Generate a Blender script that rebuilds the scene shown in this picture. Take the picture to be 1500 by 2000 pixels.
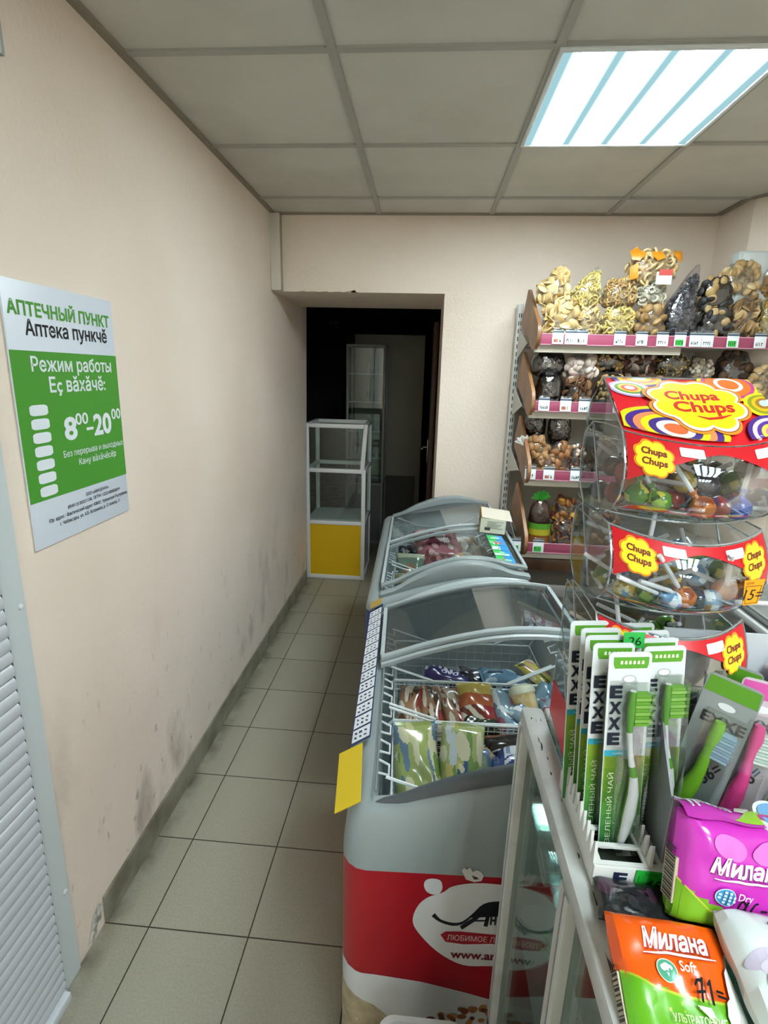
import bpy, bmesh, math, random
from mathutils import Vector, Matrix, Euler
PI = math.pi
random.seed(7)
scene = bpy.context.scene
for o in list(bpy.data.objects): bpy.data.objects.remove(o)
COL = scene.collection

# ------------------------------------------------------------------ camera
CF, YAW, PITCH, ROLL = 1008.66, .0724, .2603, .0254
CAM = Vector((.8834, 0, 1.6648))
_cy, _sy, _cp, _sp, _cr, _sr = math.cos(YAW), math.sin(YAW), math.cos(PITCH), math.sin(PITCH), math.cos(ROLL), math.sin(ROLL)
_f = Vector((-_sy, _cy, 0)); _r = Vector((_cy, _sy, 0)); _u = Vector((0, 0, 1))
_f2 = _f*_cp - _u*_sp; _u2 = _u*_cp + _f*_sp
_r3 = _r*_cr + _u2*_sr; _u3 = _u2*_cr - _r*_sr
cd = bpy.data.cameras.new('camera'); cam = bpy.data.objects.new('camera', cd); COL.objects.link(cam)
cd.sensor_fit = 'HORIZONTAL'; cd.sensor_width = 36; cd.lens = CF/1500*36; cd.clip_start = .02
cam.matrix_world = Matrix(((_r3.x, _u3.x, -_f2.x, CAM.x), (_r3.y, _u3.y, -_f2.y, CAM.y), (_r3.z, _u3.z, -_f2.z, CAM.z), (0, 0, 0, 1)))
scene.camera = cam

# ------------------------------------------------------------------ world, exposure
w = bpy.data.worlds.new('world'); scene.world = w; w.use_nodes = True
w.node_tree.nodes['Background'].inputs[0].default_value = (.5, .55, .6, 1)
w.node_tree.nodes['Background'].inputs[1].default_value = .0
LIGHT = 61.0            # brightness of the fluorescent tubes
vs = scene.view_settings
vs.view_transform = 'Standard'; vs.look = 'None'; vs.gamma = 1; vs.use_curve_mapping = False
vs.exposure = 0.0
try:
    scene.cycles.max_bounces = 10; scene.cycles.transparent_max_bounces = 24
    scene.cycles.caustics_reflective = False; scene.cycles.caustics_refractive = False
except Exception: pass

def ray(u, v): return _r3*((u-750)/CF) - _u3*((v-1000)/CF) + _f2
def at(u, v, x=None, y=None, z=None):
    """the point of the place seen at (u, v) of the frame and lying in one plane x, y or z = const"""
    d = ray(u, v)
    t = (x-CAM.x)/d.x if x is not None else ((y-CAM.y)/d.y if y is not None else (z-CAM.z)/d.z)
    return CAM + d*t
def hit(u, v, p, n):
    d = ray(u, v); return CAM + d*((Vector(p)-CAM).dot(n)/d.dot(n))

# ------------------------------------------------------------------ materials
def lin(h):
    if not isinstance(h, str): return h
    h = h.lstrip('#'); o = []
    for i in (0, 2, 4):
        c = int(h[i:i+2], 16)/255
        o.append(c/12.92 if c <= .04045 else ((c+.055)/1.055)**2.4)
    return tuple(o)
_M = {}
def mat(h, rough=.5, metal=0., spec=.5, alpha=1., noise=None, bump=None, coat=0., name=None, emit=0., trans=0.):
    """noise = (other colour, scale, amount lo, hi);  bump = (scale, strength)"""
    key = (h, rough, metal, spec, alpha, noise, bump, coat, emit, trans)
    if key in _M: return _M[key]
    m = bpy.data.materials.new(name or 'm_%d' % len(_M)); m.use_nodes = True; nt = m.node_tree
    b = nt.nodes['Principled BSDF']; c = lin(h)
    b.inputs['Base Color'].default_value = (*c, 1); b.inputs['Roughness'].default_value = rough
    b.inputs['Metallic'].default_value = metal; b.inputs['Specular IOR Level'].default_value = spec
    b.inputs['Alpha'].default_value = alpha; b.inputs['Coat Weight'].default_value = coat
    b.inputs['Transmission Weight'].default_value = trans
    if emit:
        b.inputs['Emission Color'].default_value = (*c, 1); b.inputs['Emission Strength'].default_value = emit
    tc = nt.nodes.new('ShaderNodeTexCoord')
    if noise:
        n = nt.nodes.new('ShaderNodeTexNoise'); n.inputs['Scale'].default_value = noise[1]; n.inputs['Detail'].default_value = 4
        nt.links.new(tc.outputs['Object'], n.inputs['Vector'])
        r = nt.nodes.new('ShaderNodeMapRange'); r.inputs[1].default_value = noise[2]; r.inputs[2].default_value = noise[3]
        nt.links.new(n.outputs[0], r.inputs[0])
        x = nt.nodes.new('ShaderNodeMix'); x.data_type = 'RGBA'
        x.inputs[6].default_value = (*c, 1); x.inputs[7].default_value = (*lin(noise[0]), 1)
        nt.links.new(r.outputs[0], x.inputs[0]); nt.links.new(x.outputs[2], b.inputs['Base Color'])
    if bump:
        n = nt.nodes.new('ShaderNodeTexNoise'); n.inputs['Scale'].default_value = bump[0]; n.inputs['Detail'].default_value = 3
        nt.links.new(tc.outputs['Object'], n.inputs['Vector'])
        bp = nt.nodes.new('ShaderNodeBump'); bp.inputs['Strength'].default_value = bump[1]; bp.inputs['Distance'].default_value = .01
        nt.links.new(n.outputs[0], bp.inputs['Height']); nt.links.new(bp.outputs[0], b.inputs['Normal'])
    _M[key] = m; return m
def clear(h='#f4fbfa', refl=.12, rough=.05, bump=None, veil=0., veilcol='#ffffff', name=None, edge=.5):
    """thin clear sheet: lets light straight through, reflects a share of it (more at a grazing angle)"""
    key = ('clear', h, refl, rough, bump, veil, veilcol, edge)
    if key in _M: return _M[key]
    m = bpy.data.materials.new(name or 'clear_%d' % len(_M)); m.use_nodes = True; nt = m.node_tree; N = nt.nodes; L = nt.links
    N.remove(N['Principled BSDF']); out = N['Material Output']
    t = N.new('ShaderNodeBsdfTransparent'); t.inputs[0].default_value = (*lin(h), 1)
    g = N.new('ShaderNodeBsdfGlossy'); g.inputs['Roughness'].default_value = rough; g.inputs[0].default_value = (1, 1, 1, 1)
    lw = N.new('ShaderNodeLayerWeight'); lw.inputs[0].default_value = .35
    mr = N.new('ShaderNodeMapRange'); mr.inputs[3].default_value = refl; mr.inputs[4].default_value = edge
    L.new(lw.outputs['Fresnel'], mr.inputs[0])
    mx = N.new('ShaderNodeMixShader'); L.new(mr.outputs[0], mx.inputs[0]); L.new(t.outputs[0], mx.inputs[1]); L.new(g.outputs[0], mx.inputs[2])
    last = mx
    if veil:
        d = N.new('ShaderNodeBsdfDiffuse'); d.inputs[0].default_value = (*lin(veilcol), 1)
        m2 = N.new('ShaderNodeMixShader'); m2.inputs[0].default_value = veil
        L.new(mx.outputs[0], m2.inputs[1]); L.new(d.outputs[0], m2.inputs[2]); last = m2
    if bump:
        tc = N.new('ShaderNodeTexCoord'); n = N.new('ShaderNodeTexNoise'); n.inputs['Scale'].default_value = bump[0]; n.inputs['Detail'].default_value = 4
        L.new(tc.outputs['Object'], n.inputs['Vector'])
        bp = N.new('ShaderNodeBump'); bp.inputs['Strength'].default_value = bump[1]; bp.inputs['Distance'].default_value = .01
        L.new(n.outputs[0], bp.inputs['Height']); L.new(bp.outputs[0], g.inputs['Normal'])
    L.new(last.outputs[0], out.inputs['Surface'])
    _M[key] = m; return m

# ------------------------------------------------------------------ mesh building
def T(*a): return Matrix.Translation(Vector(a))
def RX(a): return Matrix.Rotation(a, 4, 'X')
def RY(a): return Matrix.Rotation(a, 4, 'Y')
def RZ(a): return Matrix.Rotation(a, 4, 'Z')
def SC(x, y, z): return Matrix.Diagonal((x, y, z, 1))
FACE_Y = RX(PI/2)        # plane xy -> plane xz looking towards -y
_txt = {}
def text_mesh(s, bold=0., shear=0.):
    """flat lettering filled by winding number; bold moves every outline outwards"""
    k = (s, bold, shear)
    if k not in _txt:
        cu = bpy.data.curves.new('t', 'FONT'); cu.body = s; cu.size = 1; cu.shear = shear; cu.fill_mode = 'NONE'
        cu.resolution_u = 3; cu.align_x = 'CENTER'; cu.align_y = 'CENTER'
        ob = bpy.data.objects.new('t', cu); me = bpy.data.meshes.new_from_object(ob)
        co = [v.co.to_2d() for v in me.vertices]; nb = {}
        for e in me.edges:
            i, j = e.vertices; nb.setdefault(i, []).append(j); nb.setdefault(j, []).append(i)
        nx = {}
        for e in me.edges: nx.setdefault(e.vertices[0], e.vertices[1])
        seen = set(); loops = []
        for v0 in sorted(nb):
            if v0 in seen: continue
            lp = [v0]; seen.add(v0); c = nx.get(v0, nb[v0][0])
            while c not in seen:
                lp.append(c); seen.add(c); f = [q for q in nb[c] if q not in seen]
                if not f: break
                c = f[0]
            if len(lp) > 2: loops.append([co[i] for i in lp])
        bpy.data.objects.remove(ob); bpy.data.curves.remove(cu); bpy.data.meshes.remove(me)
        def area(L): return sum(L[i].x*L[(i+1) % len(L)].y-L[(i+1) % len(L)].x*L[i].y for i in range(len(L)))/2
        def inside(x, y, L):
            r_ = False; j = L[-1]
            for i in L:
                if (i.y > y) != (j.y > y) and x < (j.x-i.x)*(y-i.y)/(j.y-i.y)+i.x: r_ = not r_
                j = i
            return r_
        bb = [(min(p.x for p in L), max(p.x for p in L), min(p.y for p in L), max(p.y for p in L)) for L in loops]
        for i, L in enumerate(loops):         # outlines run left about, holes right about
            d = sum(1 for j, Q in enumerate(loops) if j != i and bb[j][0] < bb[i][0] and bb[j][1] > bb[i][1] and bb[j][2] < bb[i][2] and bb[j][3] > bb[i][3] and all(inside(p.x, p.y, Q) for p in L[::max(1, len(L)//8)]+[(L[q]+L[q-1])/2 for q in range(len(L))]))
            if (area(L) > 0) != (d % 2 == 0): L.reverse()
        ar = [area(L) for L in loops]; sg = 1
        V = []; F = []; W_ = []
        for L, a_ in zip(loops, ar):
            n = len(L); o = []
            for i in range(n):
                d1 = (L[i]-L[i-1]); d2 = (L[(i+1) % n]-L[i])
                if d1.length < 1e-6 or d2.length < 1e-6: o.append(L[i]); continue
                d1.normalize(); d2.normalize(); m = Vector((d1.y+d2.y, -d1.x-d2.x)); ml = m.length
                if ml < .3: o.append(L[i]); continue
                m /= ml; c_ = max(.5, m.dot(Vector((d1.y, -d1.x)))); o.append(L[i]+m*(sg*bold/c_))
            F.append(list(range(len(V), len(V)+n))); V += o; W_.append(1 if a_ > 0 else -1)
        from mathutils.geometry import delaunay_2d_cdt
        E_ = [(f[i-1], f[i]) for f in F for i in range(len(f))]
        vv, ee, ff, ov, oe, of = delaunay_2d_cdt(V, E_, [], 0, 1e-6)
        P_ = [[V[i] for i in f] for f in F]; B_ = [(min(p.x for p in L), max(p.x for p in L), min(p.y for p in L), max(p.y for p in L)) for L in P_]
        fs = []
        for f in ff:
            x = sum(vv[i].x for i in f)/len(f); y = sum(vv[i].y for i in f)/len(f)
            if sum(w_ for L, b_, w_ in zip(P_, B_, W_) if b_[0] < x < b_[1] and b_[2] < y < b_[3] and inside(x, y, L)) != 0: fs.append(tuple(f))
        use = sorted({i for f in fs for i in f}); re_ = {i: j for j, i in enumerate(use)}; fs = [tuple(re_[i] for i in f) for f in fs]; vs_ = [vv[i] for i in use]
        x0 = min(v.x for v in vs_); x1 = max(v.x for v in vs_); y0 = min(v.y for v in vs_); y1 = max(v.y for v in vs_)
        vs_ = [((v.x-(x0+x1)/2), (v.y-(y0+y1)/2)) for v in vs_]
        _txt[k] = (vs_, fs, x1-x0, y1-y0)
    return _txt[k]
def ellipse(cx, cy, rx, ry, n=28, a0=0, a1=2*PI, rot=0):
    o = []
    for i in range(n):
        a = a0+(a1-a0)*i/n; x, y = rx*math.cos(a), ry*math.sin(a)
        o.append((cx+x*math.cos(rot)-y*math.sin(rot), cy+x*math.sin(rot)+y*math.cos(rot)))
    return o
def flower(cx, cy, rx, ry, lobes=8, amp=.09, n=96, ph=0):
    return [(cx+rx*(1-amp+amp*2*abs(math.sin(lobes*(a+ph)/2))**.8)*math.cos(a), cy+ry*(1-amp+amp*2*abs(math.sin(lobes*(a+ph)/2))**.8)*math.sin(a)) for a in [2*PI*i/n for i in range(n)]]
def smooth(pts, n=4):
    o = []; k = len(pts)
    for i in range(k):
        p0, p1, p2, p3 = (Vector(pts[(i+j-1) % k]) for j in range(4))
        for t in range(n):
            t /= n; o.append(tuple(.5*((2*p1)+(p2-p0)*t+(2*p0-5*p1+4*p2-p3)*t*t+(3*p1-p0-3*p2+p3)*t**3)))
    return o
def smooth_open(pts, n=4):
    q = [pts[0]]+list(pts)+[pts[-1]]; o = []
    for i in range(1, len(q)-2):
        p0, p1, p2, p3 = (Vector(q[i+j-1]) for j in range(4))
        for t in range(n):
            t /= n; o.append(tuple(.5*((2*p1)+(p2-p0)*t+(2*p0-5*p1+4*p2-p3)*t*t+(3*p1-p0-3*p2+p3)*t**3)))
    return o+[tuple(pts[-1])]
def brush_polys(pts, wd):
    """the same stroke as separate quads with round joints, for sharp turns of a pen"""
    o = [stroke([a, b], wd) for a, b in zip(pts[:-1], pts[1:])]
    return o+[ellipse(p[0], p[1], wd/2, wd/2, 10) for p in pts]
def rrect(cx, cy, w, h, r, n=5):
    o = []
    for sx, sy, a in ((1, 1, 0), (-1, 1, PI/2), (-1, -1, PI), (1, -1, 3*PI/2)):
        for i in range(n+1):
            b = a+PI/2*i/n; o.append((cx+sx*(w/2-r)+r*math.cos(b), cy+sy*(h/2-r)+r*math.sin(b)))
    return o
def stroke(pts, wd):
    """outline of a brush stroke along pts, widths wd (number or list)"""
    n = len(pts); l = []; r = []
    for i in range(n):
        a = Vector(pts[max(i-1, 0)]); b = Vector(pts[min(i+1, n-1)]); d = (b-a).normalized(); q = Vector((-d.y, d.x))
        k = (wd[i] if isinstance(wd, (list, tuple)) else wd)/2; p = Vector(pts[i]); l.append(tuple(p+q*k)); r.append(tuple(p-q*k))
    return l + r[::-1]
class MB:
    def __init__(s): s.v = []; s.f = []; s.m = []; s.mats = []
    def mi(s, m):
        if m not in s.mats: s.mats.append(m)
        return s.mats.index(m)
    def add(s, vs_, fs, m, M=None):
        b = len(s.v)
        s.v += [tuple(M @ Vector(p)) for p in vs_] if M else [tuple(p) for p in vs_]
        k = s.mi(m) if not callable(m) else None
        for i, f in enumerate(fs):
            s.f.append([b+j for j in f]); s.m.append(k if k is not None else s.mi(m(i)))
        return s
    def box(s, a, b, m, bev=0., M=None):
        x0, x1 = sorted((a[0], b[0])); y0, y1 = sorted((a[1], b[1])); z0, z1 = sorted((a[2], b[2]))
        e = min(bev, (x1-x0)/2.01, (y1-y0)/2.01, (z1-z0)/2.01)
        if e <= 0:
            v = [(x, y, z) for z in (z0, z1) for y in (y0, y1) for x in (x0, x1)]
            return s.add(v, [(0, 2, 3, 1), (4, 5, 7, 6), (0, 1, 5, 4), (2, 6, 7, 3), (0, 4, 6, 2), (1, 3, 7, 5)], m, M)
        bm = bmesh.new(); bmesh.ops.create_cube(bm, size=1)
        for q in bm.verts: q.co = Vector(((x0+x1)/2+q.co.x*(x1-x0), (y0+y1)/2+q.co.y*(y1-y0), (z0+z1)/2+q.co.z*(z1-z0)))
        bmesh.ops.bevel(bm, geom=bm.edges[:], offset=e, segments=2, profile=.5, affect='EDGES')
        return s.bm(bm, m, M)
    def bm(s, bm, m, M=None):
        bm.verts.index_update()
        s.add([tuple(q.co) for q in bm.verts], [[q.index for q in f.verts] for f in bm.faces], m, M); bm.free(); return s
    def tube(s, path, r, m, n=8, closed=False, M=None, r2=None):
        P = [Vector(p) for p in path]; k = len(P); vs_ = []; up = None
        for i in range(k):
            if closed: d = (P[(i+1) % k]-P[i-1])
            else: d = P[min(i+1, k-1)]-P[max(i-1, 0)]
            d.normalize()
            if up is None: up = Vector((0, 0, 1)) if abs(d.z) < .9 else Vector((1, 0, 0))
            a = d.cross(up)
            if a.length < 1e-4: a = d.cross(Vector((0, 1, 0)))
            a.normalize(); b = a.cross(d); up = b
            rr = r if r2 is None else r+(r2-r)*i/(k-1)
            for j in range(n):
                t = 2*PI*j/n; vs_.append(P[i]+a*rr*math.cos(t)+b*rr*math.sin(t))
        fs = []
        for i in range(k if closed else k-1):
            for j in range(n):
                q = (j+1) % n; i2 = (i+1) % k
                fs.append((i*n+j, i*n+q, i2*n+q, i2*n+j))
        if not closed: fs += [tuple(range(n)), tuple(range((k-1)*n, k*n))[::-1]]
        return s.add(vs_, fs, m, M)
    def lathe(s, prof, m, n=20, M=None, wob=None):
        vs_ = []; k = len(prof)
        for i, (r, z) in enumerate(prof):
            for j in range(n):
                t = 2*PI*j/n; q = r*(wob(t, i) if wob else 1); vs_.append((q*math.cos(t), q*math.sin(t), z))
        fs = [(i*n+j, i*n+(j+1) % n, (i+1)*n+(j+1) % n, (i+1)*n+j) for i in range(k-1) for j in range(n)]
        fs += [tuple(range(n))[::-1], tuple(range((k-1)*n, k*n))]
        return s.add(vs_, fs, m, M)
    def torus(s, R, r, m, M=None, n=10, k=6, arc=1.):
        vs_ = [((R+r*math.cos(b))*math.cos(a), (R+r*math.cos(b))*math.sin(a), r*math.sin(b)) for a in [2*PI*i/n for i in range(n)] for b in [2*PI*j/k for j in range(k)]]
        fs = [(i*k+j, ((i+1) % n)*k+j, ((i+1) % n)*k+(j+1) % k, i*k+(j+1) % k) for i in range(n) for j in range(k)]
        return s.add(vs_, fs, m, M)
    def ball(s, rx, ry, rz, m, M=None, n=10, k=7, fn=None):
        vs_ = [(0, 0, -rz)]
        for i in range(1, k):
            a = PI*i/k-PI/2
            for j in range(n):
                b = 2*PI*j/n; vs_.append((rx*math.cos(a)*math.cos(b), ry*math.cos(a)*math.sin(b), rz*math.sin(a)))
        vs_.append((0, 0, rz))
        if fn: vs_ = [fn(Vector(p)) for p in vs_]
        fs = [(0, 1+(j+1) % n, 1+j) for j in range(n)]
        for i in range(k-2):
            for j in range(n): a = 1+i*n; fs.append((a+j, a+(j+1) % n, a+n+(j+1) % n, a+n+j))
        a = 1+(k-2)*n; fs += [(a+j, a+(j+1) % n, len(vs_)-1) for j in range(n)]
        return s.add(vs_, fs, m, M)
    def poly(s, pts, m, M=None, z=0.): return s.add([(p[0], p[1], z) for p in pts], [tuple(range(len(pts)))], m, M)
    def prism(s, pts, h, m, M=None):
        n = len(pts); A = sum(pts[i][0]*pts[(i+1) % n][1]-pts[(i+1) % n][0]*pts[i][1] for i in range(n))
        if A < 0: pts = pts[::-1]
        vs_ = [(p[0], p[1], 0) for p in pts]+[(p[0], p[1], h) for p in pts]
        return s.add(vs_, [tuple(range(n))[::-1], tuple(range(n, 2*n))]+[(i, (i+1) % n, n+(i+1) % n, n+i) for i in range(n)], m, M)
    def text(s, t, m, M, h=None, w=None, bold=.0, shear=0., maxw=None):
        """lettering in the xy plane of M, centred; h = height of the drawn letters, w = drawn width"""
        vs_, fs, W, H = text_mesh(t, bold, shear)
        sy = h/H if h else w/W; sx = w/W if w else sy
        if maxw and W*sx > maxw: sx = maxw/W
        return s.add([(x*sx, y*sy, 0) for x, y in vs_], fs, m, M)
    def grid(s, fn, nu, nv, m, M=None, wrap=False):
        vs_ = [fn(i/nu, j/nv) for j in range(nv+1) for i in range(nu+1)]
        fs = [(j*(nu+1)+i, j*(nu+1)+i+1, (j+1)*(nu+1)+i+1, (j+1)*(nu+1)+i) for j in range(nv) for i in range(nu)]
        if callable(m):
            g = m; return s.add(vs_, fs, lambda q: g((q % nu+.5)/nu, (q//nu+.5)/nv), M)
        return s.add(vs_, fs, m, M)
    def decal(s, fn, m, pts=None, text=None, c=(0, 0), w=None, h=None, bold=0., shear=0., rot=0., step=.08, M=None):
        """flat print (outline or lettering in u,v) cut on a grid and laid on the surface fn(u,v)"""
        bm = bmesh.new()
        if text:
            vs_, fs, W, H = text_mesh(text, bold, shear); sy = h/H if h else None; sx = w/W if w else sy; sy = sy or sx
            cr, sr = math.cos(rot), math.sin(rot)
            q = [(x*sx, y*sy) for x, y in vs_]; q = [(c[0]+x*cr-y*sr, c[1]+x*sr+y*cr) for x, y in q]
        else: q = pts; fs = [tuple(range(len(pts)))]
        bv = [bm.verts.new((x, y, 0)) for x, y in q]
        for f in fs:
            try: bm.faces.new([bv[i] for i in f])
            except Exception: pass
        if not text: bmesh.ops.triangulate(bm, faces=bm.faces[:])
        for ax in (0, 1):
            lo = min(p[ax] for p in q); hi = max(p[ax] for p in q); k = math.floor(lo/step)+1
            while k*step < hi:
                co = [0, 0, 0]; co[ax] = k*step; no = [0, 0, 0]; no[ax] = 1
                bmesh.ops.bisect_plane(bm, geom=bm.verts[:]+bm.edges[:]+bm.faces[:], plane_co=co, plane_no=no); k += 1
        for v in bm.verts: v.co = Vector(fn(v.co.x, v.co.y))
        return s.bm(bm, m, M)
    def build(s, name, parent=None, smooth=35):
        me = bpy.data.meshes.new(name); me.from_pydata(s.v, [], s.f)
        for m in s.mats: me.materials.append(m)
        me.polygons.foreach_set('material_index', s.m)
        if smooth:
            me.polygons.foreach_set('use_smooth', [True]*len(s.f)); me.update(); me.set_sharp_from_angle(angle=math.radians(smooth))
        me.update()
        o = bpy.data.objects.new(name, me); COL.objects.link(o)
        if parent: o.parent = parent
        return o
def tag(o, label, cat, group=None, kind=None):
    o['label'] = label; o['category'] = cat
    if group: o['group'] = group
    if kind: o['kind'] = kind
    return o
def thing(name, label, cat, loc=(0, 0, 0), rz=0., group=None, rot=None):
    o = bpy.data.objects.new(name, None); COL.objects.link(o); o.empty_display_size = .05
    o.location = loc; o.rotation_euler = rot or (0, 0, rz)
    return tag(o, label, cat, group)
def struct(mb, name, parent=None, smooth=0):
    o = mb.build(name, parent, smooth)
    if not parent: o['kind'] = 'structure'
    return o
def dup(root, loc, rot, label, group=None):
    r = root.copy(); COL.objects.link(r); r.location = loc; r.rotation_euler = rot; r['label'] = label
    if group: r['group'] = group
    for ch in list(root.children):
        c = ch.copy(); COL.objects.link(c); c.parent = r
        for g in list(ch.children):
            d = g.copy(); COL.objects.link(d); d.parent = c
    return r
def shift(o, p): return Matrix.Translation(-Vector(p))

WHITE = mat('#e8e8e6', .45); ALU = mat('#c9ccca', .38, .25); BLACK = mat('#0c0c0d', .5)

# ================================================================== THE SETTING
H = 2.5; YB = 3.1; YT = 3.8; XR = 2.36; GX, GY = .5928, 1.6387
def wallmat():
    m = bpy.data.materials.new('painted_wall'); m.use_nodes = True; nt = m.node_tree; N = nt.nodes; L = nt.links; b = N['Principled BSDF']
    b.inputs['Roughness'].default_value = .55; b.inputs['Specular IOR Level'].default_value = .35
    g = N.new('ShaderNodeNewGeometry')
    def noise(scale, det, lo, hi, sx=1, sz=1):
        mp = N.new('ShaderNodeMapping'); mp.inputs['Scale'].default_value = (sx, sx, sz); L.new(g.outputs['Position'], mp.inputs[0])
        n = N.new('ShaderNodeTexNoise'); n.inputs['Scale'].default_value = scale; n.inputs['Detail'].default_value = det; L.new(mp.outputs[0], n.inputs['Vector'])
        r = N.new('ShaderNodeMapRange'); r.inputs[1].default_value = lo; r.inputs[2].default_value = hi; L.new(n.outputs[0], r.inputs[0]); return r.outputs[0]
    def mix(a, col, fac):
        x = N.new('ShaderNodeMix'); x.data_type = 'RGBA'
        if isinstance(a, tuple): x.inputs[6].default_value = (*a, 1)
        else: L.new(a, x.inputs[6])
        x.inputs[7].default_value = (*lin(col), 1); L.new(fac, x.inputs[0]); return x.outputs[2]
    def mul(a, b_):
        q = N.new('ShaderNodeMath'); q.operation = 'MULTIPLY'; L.new(a, q.inputs[0])
        if isinstance(b_, float): q.inputs[1].default_value = b_
        else: L.new(b_, q.inputs[1])
        return q.outputs[0]
    c = mix(lin('#eee0d2'), '#e4d4c4', noise(1.3, 3, .4, .7))
    sep = N.new('ShaderNodeSeparateXYZ'); L.new(g.outputs['Position'], sep.inputs[0])
    low = N.new('ShaderNodeMapRange'); low.inputs[1].default_value = .95; low.inputs[2].default_value = .1; L.new(sep.outputs['Z'], low.inputs[0])
    c = mix(c, '#8a7c6c', mul(mul(noise(7, 5, .55, .78, 1, .45), low.outputs[0]), .75))      # scuffs of hands and bags, low down
    c = mix(c, '#5d5248', mul(mul(noise(26, 3, .66, .74, 1, .5), low.outputs[0]), .6))
    L.new(c, b.inputs['Base Color'])
    n = N.new('ShaderNodeTexNoise'); n.inputs['Scale'].default_value = 60; L.new(g.outputs['Position'], n.inputs['Vector'])
    n2 = N.new('ShaderNodeTexNoise'); n2.inputs['Scale'].default_value = 4; L.new(g.outputs['Position'], n2.inputs['Vector'])
    ad = N.new('ShaderNodeMath'); ad.operation = 'ADD'; L.new(n.outputs[0], ad.inputs[0]); L.new(n2.outputs[0], ad.inputs[1])
    bp = N.new('ShaderNodeBump'); bp.inputs['Strength'].default_value = .12; bp.inputs['Distance'].default_value = .02
    L.new(ad.outputs[0], bp.inputs['Height']); L.new(bp.outputs[0], b.inputs['Normal'])
    return m
WALL = wallmat()
def tilemat():
    m = bpy.data.materials.new('floor_tiles'); m.use_nodes = True; nt = m.node_tree; N = nt.nodes; L = nt.links; b = N['Principled BSDF']
    g = N.new('ShaderNodeNewGeometry'); mp = N.new('ShaderNodeMapping'); mp.inputs['Location'].default_value = (-.1054+3.132, -1.1521+6.264, 0)
    L.new(g.outputs['Position'], mp.inputs[0])
    br = N.new('ShaderNodeTexBrick'); br.offset = 0; br.squash = 1; br.inputs['Scale'].default_value = 1
    br.inputs['Brick Width'].default_value = .3132; br.inputs['Row Height'].default_value = .3132; br.inputs['Mortar Size'].default_value = .0024; br.inputs['Mortar Smooth'].default_value = .3
    br.inputs['Color1'].default_value = (*lin('#a8a491'), 1); br.inputs['Color2'].default_value = (*lin('#aeaa98'), 1); br.inputs['Mortar'].default_value = (*lin('#3c372b'), 1)
    L.new(mp.outputs[0], br.inputs['Vector'])
    n = N.new('ShaderNodeTexNoise'); n.inputs['Scale'].default_value = 160; n.inputs['Detail'].default_value = 2; L.new(g.outputs['Position'], n.inputs['Vector'])
    x = N.new('ShaderNodeMix'); x.data_type = 'RGBA'; x.blend_type = 'MULTIPLY'; x.inputs[0].default_value = .35
    L.new(br.outputs['Color'], x.inputs[6]); L.new(n.outputs[0], x.inputs[7])
    # dirt trodden into the strip beside the skirting
    sp = N.new('ShaderNodeSeparateXYZ'); L.new(g.outputs['Position'], sp.inputs[0])
    r = N.new('ShaderNodeMapRange'); r.inputs[1].default_value = .035; r.inputs[2].default_value = -.03; L.new(sp.outputs['X'], r.inputs[0])
    n3 = N.new('ShaderNodeTexNoise'); n3.inputs['Scale'].default_value = 9; n3.inputs['Detail'].default_value = 5; L.new(g.outputs['Position'], n3.inputs['Vector'])
    r3 = N.new('ShaderNodeMapRange'); r3.inputs[1].default_value = .35; r3.inputs[2].default_value = .7; L.new(n3.outputs[0], r3.inputs[0])
    mu = N.new('ShaderNodeMath'); mu.operation = 'MULTIPLY'; L.new(r.outputs[0], mu.inputs[0]); L.new(r3.outputs[0], mu.inputs[1])
    x2 = N.new('ShaderNodeMix'); x2.data_type = 'RGBA'; x2.inputs[7].default_value = (*lin('#4a4033'), 1); L.new(mu.outputs[0], x2.inputs[0]); L.new(x.outputs[2], x2.inputs[6])
    L.new(x2.outputs[2], b.inputs['Base Color']); b.inputs['Roughness'].default_value = .42
    bp = N.new('ShaderNodeBump'); bp.inputs['Strength'].default_value = .5; bp.inputs['Distance'].default_value = .002; bp.invert = True
    L.new(br.outputs['Fac'], bp.inputs['Height']); L.new(bp.outputs[0], b.inputs['Normal'])
    return m
def wx(z): return -.036*(1-z/H)          # the left wall leans out a little towards the floor
mb = MB(); mb.box((-1.6, -2.1, -.1), (2.75, 9.6, 0), tilemat()); struct(mb, 'floor')
CEIL = mat('#cfcdc4', .8, noise=('#c4c2b8', 3, .4, .7), bump=(220, .1), name='ceiling_tile')
mb = MB(); mb.box((-.12, -2.1, H+.006), (2.75, YB+.02, H+.1), CEIL); struct(mb, 'ceiling')
BAR = mat('#a7a69e', .5, name='ceiling_bar'); k = 1
mb = MB()
for i in range(4):
    if GX+.6*i < XR: mb.box((GX+.6*i-.012, -2, H-.001), (GX+.6*i+.012, YB, H+.007), BAR)
for j in range(-6, 3):
    xs = [0.0]+[GX+.6*i for i in range(3)]+[XR]
    for a, b in zip(xs[:-1], xs[1:]): mb.box((a+(.0121 if a else 0), GY+.6*j-.012, H-.0005), (b-(.0121 if b < XR else 0), GY+.6*j+.012, H+.007), BAR)
struct(mb, 'trim_1')
mb = MB(); mb.box((0, -2, H-.004), (.022, YB, H+.007), mat('#8d8677', .5)); mb.box((XR-.022, 2.83, H-.004), (XR, YB-.016, H+.007), mat('#8d8677', .5)); mb.prism([(XR, 2.83), (XR+.02, 2.83), (XR+.22, 2.58), (XR+.20, 2.57)], .011, mat('#8d8677', .5), T(-.01, 0, H-.004))
mb.box((.022, YB-.016, H-.004), (XR-.022, YB, H+.007), mat('#8d8677', .5)); struct(mb, 'trim_2')
mb = MB()      # left wall
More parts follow.
